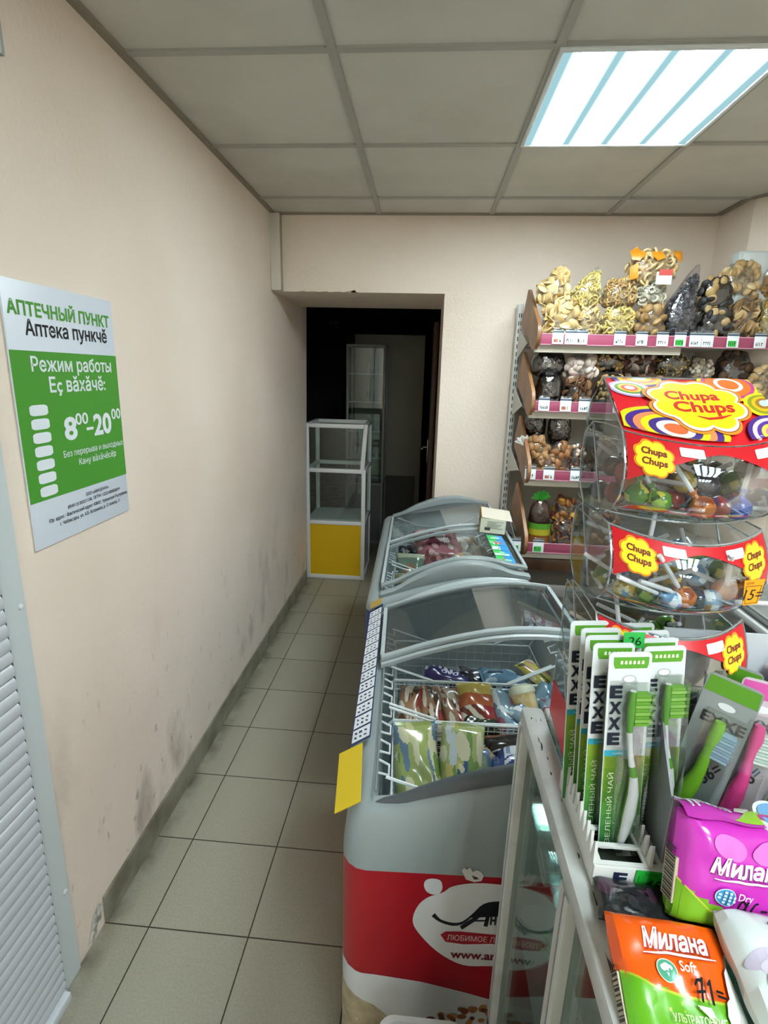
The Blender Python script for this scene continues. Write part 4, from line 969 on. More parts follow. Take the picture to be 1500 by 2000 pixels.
bag('lower bag of brown biscuits near the wall box', 1424, 572, 1477, 648, 0, 'disc', ['#a5875a', '#8d6d44', '#b89a6c', '#5a4328'], seed=14, rest=True, n=36)
bag('upper bag of striped brown biscuits at the right end of the top shelf', 1478, 516, 1540, 580, 0, 'disc', ['#a88a5c', '#8a6a40', '#604628'], seed=15, dy=.12, n=32)
bag('lower bag of yellow twists at the right end of the top shelf', 1474, 576, 1540, 648, 0, 'stick', ['#bda25a', '#a88c48', '#6b5830'], seed=16, rest=True, n=44)
B2 = ['#6b4a30', '#553823', '#7d5a3c', '#2c1c12']
bag('upper black bag at the left end of the second shelf', 1034, 682, 1106, 738, 1, 'mass', ['#1b1b1f', '#0f0f12'], FILMB, seed=20, dy=.14)
bag('lower black bag at the left end of the second shelf', 1044, 728, 1101, 784, 1, 'mass', ['#1d1f22', '#101113'], FILMB, seed=21, rest=True, dy=.11)
bag('white and pink bag like garlic heads on the second shelf', 1100, 690, 1166, 748, 1, 'bun', ['#b8a89c', '#a8958c', '#c9bcb0', '#6a564e'], seed=22, dy=.13, n=22)
bag('small dark brown bag under the white and pink bag', 1101, 734, 1151, 784, 1, 'disc', B2, FILMD, seed=23, rest=True, n=30)
bag('open dark bag of hazelnuts on the second shelf', 1154, 668, 1222, 728, 1, 'ball', ['#9a7c4c', '#866838', '#b0935f', '#3a2a18'], FILMD, seed=24, dy=.15, n=60, spout=-.3)
bag('brown and white striped sweets bag on the second shelf', 1214, 684, 1277, 735, 1, 'disc', ['#5a3626', '#b7a595', '#40241a', '#2c1810'], seed=25, dy=.15, n=40)
bag('open bag of yellow pasta shapes on the second shelf', 1270, 668, 1347, 735, 1, 'seed', ['#a98d46', '#bfa359', '#8f7636', '#4a3a1c'], FILMD, seed=26, dy=.15, n=110, size=1.3, spout=-.4)
bag('small white bag beside the yellow pasta bag', 1342, 700, 1392, 740, 1, 'ball', ['#a89880', '#c9bfae', '#5c4c3a'], seed=27, dy=.14, n=36)
bag('wide dark brown bag at the right of the second shelf', 1392, 684, 1468, 760, 1, 'bun', ['#4a3222', '#3a2618', '#5a3f2a', '#20140c'], FILMD, seed=28, dy=.16, n=26, rest=True)
bag('bag of pale round potatoes at the right end of the second shelf', 1452, 712, 1530, 792, 1, 'bun', ['#b39466', '#a3845a', '#c0a578', '#50381f'], seed=29, dy=.10, n=26, rest=True)
bag('brown nut bag behind the clear candy stand on the second shelf', 1160, 730, 1225, 784, 1, 'ball', TAN, FILMD, seed=30, dy=.10, n=46, rest=True)
bag('brown sweets bag behind the clear candy stand on the second shelf', 1226, 735, 1300, 784, 1, 'disc', B2, seed=31, dy=.10, n=36, rest=True)
bag('dark brown mesh bag at the back left of the third shelf', 1022, 797, 1068, 858, 2, 'seed', ['#4d3524', '#5d432e', '#24170e'], FILMD, seed=40, dy=.24, n=80)
bag('dark bag of roasted seeds on the third shelf', 1068, 800, 1116, 872, 2, 'seed', ['#5b4632', '#7a6248', '#47331f', '#20150c'], FILMD, seed=41, dy=.20, n=110)
bag('brown loaf bag with twisted white end hanging over the third shelf', 1026, 845, 1074, 900, 2, 'bun', ['#9a7348', '#8a643c', '#5c4024'], seed=42, dy=.14, n=16, tie=(-.55, .55, '#d4d2cc'), spout=-.2)
bag('tan loaf bag in the middle of the third shelf', 1072, 862, 1113, 912, 2, 'bun', ['#8f6138', '#7f5430', '#54361c'], seed=43, dy=.11, n=14, rest=True)
bag('bag of white topped nuts at the right of the third shelf', 1110, 862, 1146, 912, 2, 'ball', ['#5c3522', '#c9b8a4', '#462616', '#2a160c'], seed=44, dy=.11, n=36, rest=True)
bag('small clear bag at the front left of the third shelf', 1048, 886, 1082, 914, 2, 'bun', ['#8a6644', '#a07a52', '#5a4028'], seed=45, dy=.07, n=12, rest=True)
bag('brown cookie bag behind the clear candy stand on the third shelf', 1150, 850, 1225, 912, 2, 'disc', B2, seed=46, dy=.12, n=36, rest=True)
t = bag('dark bread loaf bag with bright green tie on the lowest shelf', 1029, 974, 1076, 1062, 3, 'mass', ['#43200f', '#2e150a'], clear('#efe9e4', .08, .08, (20, 1.1), .0, edge=.4), seed=50, dy=.13, rest=True, tie=(.02, .97, '#2f8f2a'))
yb = SHELF[3][0]+.13; wL = (at(1076, 1010, y=yb)-at(1029, 1010, y=yb)).x
mb = MB()
for z0, z1, c in ((.075, .105, '#4f8f2c'), (.045, .075, '#a8a02c'), (.0, .045, '#7a4a20')):
    mb.grid(lambda u, v: (wL*.47*math.cos(PI+PI*u), -.064*abs(math.sin(PI*u))**.6-.003, z0+(z1-z0)*v), 14, 1, mat(c, .3))
mb.build('printed_band', t)['label'] = 'green and yellow printed band'
bag('bag of brown and yellow sweets beside the dark loaf on the lowest shelf', 1074, 1012, 1124, 1062, 3, 'stick', ['#3a1c12', '#8a5a24', '#4a2616', '#1c0d08'], seed=51, dy=.10, rest=True, n=40)
bag('orange and brown bag behind the sweets on the lowest shelf', 1078, 970, 1128, 1020, 3, 'bun', ['#7a4a14', '#5a2216', '#a87a20', '#2c140a'], clear('#f0e4c8', .18, .08, (20, 1.1), .02, edge=.6), seed=52, dy=.17, n=14)
bag('brown bag behind the clear candy stand on the lowest shelf', 1130, 985, 1210, 1062, 3, 'bun', B2, seed=53, dy=.12, rest=True, n=24)

# ================================================================== GLASS COUNTER in the foreground
CT = thing('glass_counter', 'worn white framed glass counter in the right foreground', 'glass counter', (1.056, -.55, 0))
CW, CDP, CZ = .56, 1.285, 1.16
CFR = mat('#cfd2d0', .35, .1, noise=('#bfc2bf', 14, .45, .6), name='worn_white_paint'); GR2 = mat('#8f9492', .4, .3)
r = .03
mb = MB()
mb.box((0, 0, CZ-r), (r+.007, CDP, CZ), CFR, .009); mb.box((r+.007, CDP-r, CZ-r), (CW, CDP, CZ), CFR, .006); mb.box((CW-r, 0, CZ-r), (CW, CDP-r, CZ), CFR, .006)
mb.build('top_frame', CT)
mb = MB(); mb.box((0, 0, 0), (r, CDP, .08), CFR, .004); mb.box((r, CDP-r, 0), (CW, CDP, .08), CFR, .004); mb.build('plinth', CT)
mb = MB(); mb.box((0, 0, .45), (r, CDP, .475), CFR, .004); mb.box((r, CDP-r, .45), (CW, CDP, .475), CFR, .004); mb.build('lower_frame', CT)
for (x, y) in ((0, CDP-r), (CW-r, CDP-r), (0, .985), (0, .3)):
    mb = MB(); mb.box((x, y, .08), (x+r, y+r, CZ-r), CFR if y > 1.2 else mat('#c3c6c3', .4, .1), .003); mb.box((x-.0006, y+.010, .08), (x, y+.013, CZ-r), GR2); mb.box((x+.018, y-.0006, .08), (x+.021, y, CZ-r), GR2); mb.build('post', CT)
mb = MB(); SCR = mat('#3e352c', .7); q = random.Random(5)
for i in range(84):
    y = q.choice([q.uniform(.80, .90), q.uniform(.80, .90), q.uniform(.9, 1.27)]); L_ = q.uniform(.004, .026) if y < .9 else q.uniform(.003, .02); wv = q.uniform(.0005, .0020)
    if q.random() < .7: x = q.uniform(.010, .027) if y > .9 else q.choice((q.uniform(.010, .014), q.uniform(.018, .024))); mb.poly([(x, y), (x+wv, y+.002), (x+wv*1.4, y+L_*.6), (x+.0006, y+L_)], SCR, None, CZ+.0004)
    else: z = CZ-q.uniform(.007, .024); mb.add([(-.0004, y, z), (-.0004, y+L_, z+.001), (-.0004, y+L_*.8, z+wv)], [(0, 1, 2)], SCR)
mb.build('paint_chips', CT)
mb = MB(); mb.box((r, .02, CZ-.012), (CW-r, CDP-r, CZ-.004), clear('#dfe9e6', .06, .03, edge=.3)); mb.build('top_glass', CT)
mb = MB(); CG = clear('#dfe8e5', .09, .01, name='counter_glass', edge=.45)
mb.box((.012, .02, .475), (.016, .985, CZ-r), CG); mb.box((.012, 1.015, .475), (.016, CDP-r, CZ-r), CG); mb.box((r, CDP-.018, .475), (CW-r, CDP-.014, CZ-r), CG); mb.build('side_glass', CT)
for z in (.795, 1.025):
    mb = MB(); mb.box((.017, .02, z), (CW-r, CDP-.02 if z > 1 else CDP-.04, z+.006), clear('#d4e4de', .14, .01, edge=.45) if z > 1 else mat('#8f9693', .7)); mb.build('glass_shelf' if z > 1 else 'shelf_board', CT)
mb = MB(); CLP = clear('#dfe9e8', .3, .05, veil=.15); mb.box((.012, 1.10, 1.012), (.05, 1.15, 1.018), CLP, .002); mb.box((.012, 1.10, 1.034), (.05, 1.15, 1.040), CLP, .002); mb.box((.012, 1.10, 1.018), (.018, 1.15, 1.034), CLP, .002); mb.build('shelf_clip', CT)
mb = MB(); mb.box((.004, .02, .08), (.012, CDP-.04, .45), mat('#c4c6c4', .45)); mb.box((r, .02, .45), (CW-r, CDP-r, .458), mat('#8f9391', .7)); mb.build('base_panel', CT)
# snack bag and green tag inside
t = thing('snack_bag', 'clear bag of pale ring snacks inside the glass counter', 'bag', (1.135, .56, .8015))
mb = MB(); mb.ball(.045, .06, .05, FILM, T(0, 0, .05), 16, 10); mb.build('film', t)
mb = MB(); q = random.Random(9); mb.ball(.034, .047, .038, mat('#8d835e', .7), T(0, 0, .048), 10, 8)
for i in range(34):
    a = Vector((q.gauss(0, 1), q.gauss(0, 1), q.gauss(0, 1))).normalized(); mb.torus(.009, .0036, mat(q.choice(['#c4b98a', '#b3a676']), .6), T(a.x*.038, a.y*.052, .05+a.z*.042) @ Euler((q.uniform(0, 3), q.uniform(0, 3), 0)).to_matrix().to_4x4(), 9, 5)
o = mb.build('contents', t); o['kind'] = 'stuff'
t = thing('price_sticker', 'green handwritten price sticker on the bag inside the counter', 'price sticker', (1.095, .555, .895), rot=(0, 0, -.9))
mb = MB(); mb.box((-.02, -.001, -.016), (.02, 0, .016), mat('#4fb566', .5), M=RX(-.3)); mb.text('22=', mat('#12331a', .5), RX(-.3) @ T(0, -.0014, 0) @ FACE_Y, h=.016); mb.build('sticker', t)
# white bin on the floor before the chest
t = thing('plastic_bin', 'white plastic bin on the floor before the red chest end', 'bin', (.85, .545, 0))
mb = MB(); bz = .50
def rr_ring(ins, z): return [(x, y, z) for x, y in rrect(.08, .075, .16-2*ins, .15-2*ins, .03)]
rs = [rr_ring(.012, 0), rr_ring(.004, bz-.02), rr_ring(-.003, bz-.015), rr_ring(-.003, bz), rr_ring(.006, bz), rr_ring(.016, .02)]
loft(mb, rs, mat('#d3d3d0', .4), True, True); mb.build('bin', t)

# ================================================================== LOLLIPOP STAND on the counter
SX, SYB, SZ0 = 1.092, .695, 1.1605; SWD = .162
LS = thing('lollipop_stand', 'clear acrylic tiered lollipop stand with red printed header card', 'candy stand', (SX, SYB, SZ0))
ACR = clear('#eef3f3', .05, .02, veil=.008, veilcol='#c4ccd0', name='acrylic', edge=.34); ACE = clear('#b9c2c6', .25, .05, veil=.22, veilcol='#c3ccd2', name='acrylic_edge')
TIERS = [(1.515-SZ0, .100), (1.410-SZ0, .102), (1.302-SZ0, .103), (1.195-SZ0, .102)]
_pr = [(0, -.127, 1.), (.10, -.139, .86), (.22, -.149, .68), (.34, -.152, .50), (.46, -.147, .32), (.58, -.130, .14), (.68, -.108, .05), (.84, -.06, .0), (1, -.008, .0)]
def prof(s):
    s = max(0, min(1, s))
    for a, b in zip(_pr[:-1], _pr[1:]):
        if s <= b[0]:
            k = (s-a[0])/(b[0]-a[0]); return a[1]+(b[1]-a[1])*k, a[2]+(b[2]-a[2])*k
    return _pr[-1][1:]
def sheet(ti, off=0.):
    b, h = TIERS[ti]
    def f(u, s):
        y, z = prof(s); k = 1-(2*u-1)**2; kk = 1 if s < .5 else max(0, 1-(s-.5)/.5)
        return (u*SWD, y-.036*k*kk-off, b+z*h-(.010*k*(1-s) if s < 1 else 0))
    return f
for ti in range(4):
    f = sheet(ti); mb = MB(); mb.grid(f, 18, 22, ACR)
    mb.tube([f(i/18, 0) for i in range(19)], .0012, ACE, 6); mb.tube([f(i/18, .64) for i in range(19)], .0011, ACE, 6)
    bn = mb.build('bin_front', LS, 60)
    for u in (0., 1.):
        b, h = TIERS[ti]; pts = []
        for i in range(14): y, z = prof(.72*i/13); pts.append((u*SWD, y, b+z*h))
        pts += [(u*SWD, -.085, b+.0*h), (u*SWD, -.035, b-.004), (u*SWD, -.006, b+.2*h), (u*SWD, .0, b+.5*h), (u*SWD, -.004, b+.85*h), (u*SWD, -.03, b+h*1.0), (u*SWD, -.075, b+h*1.02)]
        mb = MB(); mb.add(pts, [tuple(range(len(pts)))], ACR); mb.tube(pts, .0011, ACE, 6, True)
        mb.tube([(u*SWD, -.004, b+.90*h), (u*SWD, -.12, b+.86*h)], .0009, ACE, 5); mb.tube([(u*SWD, -.03, b+h*1.0), (u*SWD, -.09, b+.12*h)], .0014, ACE, 5); mb.build('side_panel', LS, 0)
mb = MB(); mb.box((0, -.003, .012), (SWD, 0, 1.655-SZ0), ACR); mb.box((0, -.12, 0), (SWD, 0, .003), ACR); mb.box((-.001, -.125, .0), (.001, -.002, .03), ACR); mb.box((SWD-.001, -.125, .0), (SWD+.001, -.002, .03), ACR); mb.build('back_panel', LS)
# top leaf and header
hz0, hz1 = 1.668-SZ0, 1.616-SZ0
def head(u, v, off=0.):
    k = 1-(2*u-1)**2; y0, y1 = -.048, -.129-.037*k; z1_ = hz1-.010*k
    s = min(v, 1.); return (u*SWD, y0+(y1-y0)*s, hz0+(z1_-hz0)*s+off+.004*math.sin(PI*s))
mb = MB()
for u in (0., 1.):
    x = u*SWD; pts = [(x, -.048, hz0), (x, -.127, hz1), (x, -.135, hz1-.012), (x, -.10, 1.602-SZ0), (x, -.03, 1.600-SZ0), (x, -.006, 1.612-SZ0), (x, -.012, 1.640-SZ0)]
    mb.add(pts, [tuple(range(7))], ACR); mb.tube(pts, .0012, ACE, 6, True)
mb.grid(lambda u, v: (u*SWD, -.048+.04*v, hz0-.004*v), 1, 1, ACR); mb.tube([(0, -.048, hz0), (SWD, -.048, hz0)], .0016, ACE, 6); mb.tube([(0, -.012, 1.64-SZ0), (SWD, -.012, 1.64-SZ0)], .0012, ACE, 6); mb.build('top_panel', LS, 0)
mb = MB(); HR = mat('#d81e2a', .4, name='header_red'); mb.grid(lambda u, v: head(u, v, -.0006), 16, 10, HR)
lay = [0]
def hd(pts, c):
    lay[0] += 1; mb.decal(lambda u, v: head(u, 1-v, .0002+.00012*lay[0]), mat(c, .4), pts=[(max(.005, min(.995, p[0])), max(.005, min(.995, p[1]))) for p in pts], step=.09)
def target(cx, cy, rx, ry, cols):
    for i, c in enumerate(cols): k = 1-i/len(cols)*.92; hd(ellipse(cx, cy, rx*k, ry*k, 32), c)
target(.24, .98, .19, .18, ['#4a2a86', '#e8c21c', '#e07a2a', '#e8c21c', '#d8dbe0'])
target(.13, .73, .14, .17, ['#b99ad0', '#e6e2f0', '#4f8f3a', '#e8c21c', '#d8452f', '#e6d7c4'])
target(.82, .85, .20, .32, ['#f0e010', '#c23a8c', '#e87422', '#e87422', '#eef0f0', '#e87422', '#e87422'])
target(.96, .44, .15, .20, ['#f0dc20', '#8f9a1c', '#d8b818', '#a8741c', '#b9d3e0'])
target(.28, .10, .30, .30, ['#d8d020', '#4a2a86', '#e68a5a', '#e6d820', '#46307f', '#e6e6e6', '#d86a3a'])
target(.87, .04, .17, .22, ['#4a2a86', '#e6c8d8', '#55309a', '#e0d84a', '#d878a8'])
FLc = (.50, .47)
hd(flower(*FLc, .305, .39, 8, .10), '#e8902a'); hd(flower(*FLc, .287, .365, 8, .10), '#8f3a1a'); hd(flower(*FLc, .281, .357, 8, .10), '#f2efe0'); hd(flower(*FLc, .262, .325, 8, .10), '#f5e312')
def ht(s, u, v, w_, h_, c, bold=.03, shear=.15):
    lay[0] += 1; mb.decal(lambda a, b: head(a, 1-b, .0002+.00012*lay[0]), mat(c, .4), text=s, c=(u, v), w=w_, h=h_, bold=bold, shear=shear, step=.06)
ht('Chupa', .483, .555, .34, .19, '#c8281e', .032); ht('Chups', .518, .38, .38, .20, '#c8281e', .032)
hd(stroke([(.44, .275), (.50, .245), (.58, .26), (.66, .295)], [.012, .03, .03, .008]), '#c8281e')
mb.build('header_card', LS)['label'] = 'red header card with yellow flower logo'
BRED = mat('#c2141f', .35, name='band_red')
for ti in range(4):
    mb = MB(); f0 = sheet(ti, .0012); f1 = sheet(ti, .0018); f2 = sheet(ti, .0023)
    top = [(i/20*.98+.01, .010) for i in range(21)]; bot = [(i/20*.98+.01, .060+.27*abs(2*i/20-1)**1.5) for i in range(21)]
    mb.decal(f0, BRED, pts=top+bot[::-1], step=.07)
    for cx in ((.14, .86) if ti else (.14,)):
        cy = .145
        mb.decal(lambda u, s: f1(u, s), mat('#e08a1c', .4), pts=flower(cx, cy, .098, .118, 8, .09, 64), step=.06); mb.decal(lambda u, s: f2(u, s), mat('#efdc2a', .4), pts=flower(cx, cy, .088, .106, 8, .09, 64), step=.06)
        for s_, dv in (('Chupa', -.038), ('Chups', .028)):
            mb.decal(lambda u, s: (lambda p: (p[0], p[1]-.0005, p[2]))(f2(u, 2*cy-s)), mat('#7d2415', .5), text=s_, c=(cx, cy-dv), w=.125, h=.06, bold=.03, shear=.15, step=.05)
    for cx in ((.34, .72) if ti != 0 else (.34, .78)): mb.decal(f1, mat('#d7d9dc', .4), pts=rrect(cx, .066, .13, .062, .008), step=.06)
    mb.build('printed_band', LS)['label'] = 'red printed band with small yellow flower logos'
mb = MB(); P4 = [at(1078, 1322, x=1.0905), at(1064, 1362, x=1.0905), at(1112, 1520, x=1.0905), at(1119, 1400, x=1.0905)]; P4 = [(-.0016, p.y-SYB, p.z-SZ0) for p in P4]; P4 = [(a, min(b, -.002), c) for a, b, c in P4]
mb.add(P4+[(p[0]+.001, p[1], p[2]) for p in P4], [(0, 1, 2, 3), (7, 6, 5, 4), (0, 3, 7, 4), (1, 0, 4, 5), (2, 1, 5, 6), (3, 2, 6, 7)], BRED); mb.build('side_flap', LS)['label'] = 'red flap at the lower left side'

# price stickers on the stand
def sticker(label, ti, u, s, txt):
    f = sheet(ti, .0032); p = Vector(f(u, s)); pu = Vector(f(u+.02, s))-Vector(f(u-.02, s)); t = thing('price_sticker', label, 'price sticker', (SX+p.x, SYB+p.y-.0015, SZ0+p.z), math.atan2(pu.y, pu.x)*.55)
    mb = MB(); pts = [(-.0125, .014), (.0125, .0145), (.0095, -.013), (-.0088, -.0135)]
    mb.prism(pts, .0006, mat('#f0a010', .45), FACE_Y); M2 = T(0, -.0009, 0) @ FACE_Y
    ln = mat('#7a4210', .5)
    for a, b in (((-.0095, .0075), (.0095, .0078)), ((.0095, .0078), (.0075, -.011)), ((.0075, -.011), (-.007, -.0115)), ((-.007, -.0115), (-.0095, .0075))): mb.poly(stroke([a, b], .0007), ln, M2)
    mb.text('ЦЕНА', ln, T(-.0055, -.0010, .0108) @ FACE_Y, h=.0032); mb.text(txt, mat('#1a1208', .5), T(.001, -.0010, -.002) @ FACE_Y, h=.0115, shear=.2)
    mb.build('sticker', t); return t
sticker('orange sticker with handwritten 15 on the second lollipop bin', 1, .82, .33, '15=')
sticker('orange sticker with handwritten 7 on the top lollipop bin', 0, .94, .34, '7=')

# lollipops
STK = mat('#d9dade', .35)
def lolly_mesh(cols, seed):
    q = random.Random(seed); sp_ = [(q.uniform(0, 2*PI), q.uniform(-.8, .8), q.uniform(.4, .9), q.choice(cols[1:])) for _ in range(7)]
    R_ = .0125
    def m_(a, z):
        c = cols[0]
        for b, zz, s, k in sp_:
            d = abs((a-b+PI) % (2*PI)-PI)
            if d*d+((z-zz)*1.4)**2 < s*s*.6: c = k
        return mat(c, .2, coat=.25)
    mb = MB(); n = 20; prf = [(.2, -.98), (.55, -.84), (.83, -.56), (.97, -.2), (1, .1), (.93, .4), (.74, .68), (.45, .9), (.26, 1.05), (.2, 1.3), (.34, 1.62), (.40, 1.8)]
    vs_ = [(R_*r_*(1+.05*math.sin(6*2*PI*j/n+i*1.1)*(2 if i > 7 else .6))*math.cos(2*PI*j/n), R_*r_*(1+.05*math.sin(6*2*PI*j/n+i*1.1)*(2 if i > 7 else .6))*math.sin(2*PI*j/n), R_*z) for i, (r_, z) in enumerate(prf) for j in range(n)]
    fs = [(i*n+j, i*n+(j+1) % n, (i+1)*n+(j+1) % n, (i+1)*n+j) for i in range(len(prf)-1) for j in range(n)]+[tuple(range(n))[::-1]]
    mb.add(vs_, fs, lambda k: m_(2*PI*(k % n)/n, prf[min(k//n, 10)][1])); return mb
KIND = {'green': ['#4f7f2c', '#8fae4a', '#2c4f24', '#c9c24a'], 'orange': ['#c0661a', '#e0a04a', '#8a3a14', '#d9c9a8'], 'blue': ['#2f4fae', '#6f95d8', '#1c2c6a', '#c9d2e6'], 'dark brown': ['#3c211a', '#6a4030', '#241310', '#8a6a52'], 'yellow': ['#b99a2c', '#4a8fc0', '#d8d0a0', '#4f7f3a'], 'red': ['#8a1c22', '#c9b8b0', '#4a2a5a', '#b0403a'], 'dark blue': ['#1d2a44', '#3f5a7a', '#10141f', '#6f8aa0'], 'light blue': ['#6a94b8', '#d0dae0', '#3f6a94', '#a8742c']}
PROTO = {}
bin_names = ['top', 'second', 'third']
def lolly(kind, ti, x, y, z, dirv):
    lab = '%s wrapped lollipop in the %s bin of the clear stand' % (kind, bin_names[ti]); grp = '%s lollipops in the %s bin' % (kind, bin_names[ti])
    d = Vector(dirv).normalized(); rot = d.to_track_quat('Z', 'Y').to_euler(); loc = (SX+x, SYB+y, SZ0+TIERS[ti][0]+z)
    if kind not in PROTO:
        t = thing('lollipop', lab, 'lollipop', loc, 0, grp, rot); lolly_mesh(KIND[kind], len(PROTO)).build('wrapped_candy', t, 60)
        mb = MB(); mb.tube([(0, 0, .012), (0, 0, .078)], .0026, STK, 8); mb.build('stick', t); PROTO[kind] = t
    else: dup(PROTO[kind], loc, rot, lab, grp)
spec = [  # kind, bin, x, y, z, stick direction   (hand placed: the ones in front)
 ('green', 0, .026, -.125, .030, (.0, -.1, 1)), ('green', 0, .050, -.128, .024, (-.5, .2, .8)), ('orange', 0, .086, -.146, .019, (-.62, .05, .8)), ('blue', 0, .124, -.142, .020, (.02, -.1, 1)), ('yellow', 0, .081, -.110, .043, (-.3, .3, .9)), ('dark blue', 0, .107, -.112, .040, (-.7, .1, .5)),
 ('dark brown', 0, .061, -.095, .055, (-.2, .4, .9)), ('green', 0, .138, -.10, .044, (.7, -.1, .4)), ('red', 0, .132, -.118, .022, (1, -.2, .15)), ('dark brown', 0, .147, -.105, .058, (.2, .2, 1)), ('blue', 0, .15, -.128, .030, (.9, .1, .35)), ('red', 0, .104, -.140, .022, (1, -.15, .05)), ('dark brown', 0, .02, -.06, .05, (.2, -.6, .6)),
 ('dark blue', 1, .045, -.125, .040, (.1, .1, 1)), ('yellow', 1, .073, -.13, .044, (-.1, -.6, .3)), ('light blue', 1, .105, -.125, .045, (-.6, -.4, .35)), ('green', 1, .132, -.122, .052, (.6, -.2, -.1)), ('orange', 1, .085, -.145, .026, (-.5, -.3, .6)), ('light blue', 1, .112, -.146, .024, (1, -.1, .05)), ('dark blue', 1, .148, -.125, .030, (-.8, -.2, .35)),
 ('red', 1, .134, -.135, .014, (-.2, -.3, .5)), ('dark blue', 1, .1, -.142, .012, (-1, -.25, .35)), ('light blue', 1, .072, -.145, .014, (-1, -.3, .45)), ('green', 1, .052, -.128, .012, (-.6, .3, .3)), ('orange', 1, .128, -.14, .035, (.9, -.2, .45)), ('dark brown', 1, .02, -.1, .05, (.1, -.2, -.7)), ('yellow', 1, .03, -.12, .018, (.5, -.4, .4))]
for s_ in spec: lolly(*s_[:4], max(s_[4], .023), s_[5])
q = random.Random(17)
for ti in range(3):
    for i in range(36 if ti < 2 else 20):
        k = q.choice((['green', 'dark brown', 'dark brown', 'red', 'dark blue', 'orange'], ['dark blue', 'dark blue', 'light blue', 'green', 'yellow', 'dark brown'], ['dark brown', 'dark blue', 'green', 'red'])[ti])
        x, y, z = .018+.128*((i*.37) % 1), -.03-.075*((i*.61) % 1), .014+.040*((i % 6)/6)
        while True:
            a = q.uniform(0, 2*PI); d = Vector((math.cos(a), math.sin(a)*.6, q.uniform(.0, .5))).normalized(); e_ = Vector((x, y, z))+d*.08
            if .006 < e_.x < SWD-.006 and -.135 < e_.y < -.006 and e_.z < .085: break
        lolly(k, ti, x, y, z, d)

# ================================================================== TOOTHBRUSHES
TRX, TRY, TRZ = 1.076, .432, 1.1605
t = thing('toothbrush_tray', 'white plastic toothbrush tray with letter E and empty slots', 'tray', (TRX, TRY, TRZ))
TW_ = mat('#d8dad6', .35); TDK = mat('#23291f', .6)
mb = MB(); tw, td, th = .118, .135, .026
mb.box((0, 0, 0), (tw, .003, th), TW_, .001); mb.box((0, .003, 0), (.003, td, th), TW_, .001); mb.box((tw-.003, .003, 0), (tw, td, th), TW_, .001); mb.box((.003, td-.003, 0), (tw-.003, td, th), TW_, .001)
mb.box((.003, .003, .0), (tw-.003, td-.003, .003), TDK)
for k in range(6):                         # slotted deck
    y = .003+.022*k; mb.box((.003, y, th-.003), (tw-.003, y+.005, th), TW_)
for x in (.003, .052, .066, tw-.009): mb.box((x, .0035, th-.0035), (x+.006, td-.003, th-.0002), TW_)
mb.build('tray', t)
for k in range(10):                        # stepped clips along both sides
    y = .004+.0128*k
    for x in (.0, .056):
        if x and k > 4: continue
        mb = MB(); mb.prism([(0, 0), (.010, 0), (.006, .022), (.002, .026)], .003, TW_, T(x, y, th-.001) @ Matrix(((0, 0, 1, 0), (1, 0, 0, 0), (0, 1, 0, 0), (0, 0, 0, 1)))); mb.build('clip', t)
mb = MB(); mb.text('E', mat('#17203a', .5), T(.027, -.0006, .0135) @ FACE_Y, h=.015, bold=.05, w=.014); mb.build('lettering', t)
t = thing('price_sticker', 'bright green sticker with handwritten 45 on the toothbrush tray', 'price sticker', (TRX+.062, TRY-.0012, TRZ+.012), rot=(0, .05, 0))
mb = MB(); mb.box((-.021, -.0006, -.014), (.021, 0, .014), mat('#25b33c', .45)); mb.text('45=', mat('#0f3a18', .5), T(.002, -.001, -.002) @ FACE_Y, h=.013, shear=.3); mb.text('ЦЕНА', mat('#0f5a20', .5), T(-.006, -.001, .0105) @ FACE_Y, h=.004)
mb.poly(stroke([(-.018, .007), (-.018, -.011), (.016, -.011)], .0006), mat('#0f5a20', .5), T(0, -.0009, 0) @ FACE_Y); mb.build('sticker', t)

BLI = clear('#fafcfb', .05, .05, None, .0, '#ffffff', name='blister', edge=.45); INK = mat('#141c2e', .4)
def brush(t, path, headz, col1, col2, brist, bw=.011, bh=.026, r0=.0032, r1=.0056, bands=(4, 7, 8)):
    """toothbrush seen from the side: path of (x, z); the tuft points to +x"""
    mb = MB(); P = [Vector((x, -.0085, z)) for x, z in path]; n = 9; vs_ = []; k = len(P)
    for i, p in enumerate(P):
        rad = [r0*1.1, r1, r1*1.25, r1*1.1, r1*.8, r0*1.1, r0*.9, r0, r0*1.35, r0][min(i, 9)] if k == 10 else r0
        d = (P[min(i+1, k-1)]-P[max(i-1, 0)]).normalized(); a = Vector((d.z, 0, -d.x))
        for j in range(n): b = 2*PI*j/n; vs_.append(p+a*rad*math.cos(b)+Vector((0, 1, 0))*rad*.9*math.sin(b))
    fs = [(i*n+j, i*n+(j+1) % n, (i+1)*n+(j+1) % n, (i+1)*n+j) for i in range(k-1) for j in range(n)]+[tuple(range(n))[::-1], tuple(range((k-1)*n, k*n))]
    c1, c2 = mat(col1, .3, coat=.3), mat(col2, .35)
    mb.add(vs_, fs, lambda q_: c2 if (q_ < 9*n and (q_//n in bands) or (q_//n < 4 and len(bands) > 1 and q_ % n in (4,))) else c1)
    tb = mb.build('toothbrush', t, 60)
    mb = MB(); hx, hz = path[-1][0]+.002, headz
    for i in range(9):
        for j in range(3): mb.box((hx, -.0115+.0026*j, hz+bh*i/9), (hx+bw*(1 if i % 2 else .93), -.0094+.0026*j, hz+bh*i/9+bh/9*.8), mat(brist[i % 2], .5))
    mb.build('bristles', tb); return tb
TBW, TBH = .043, .235
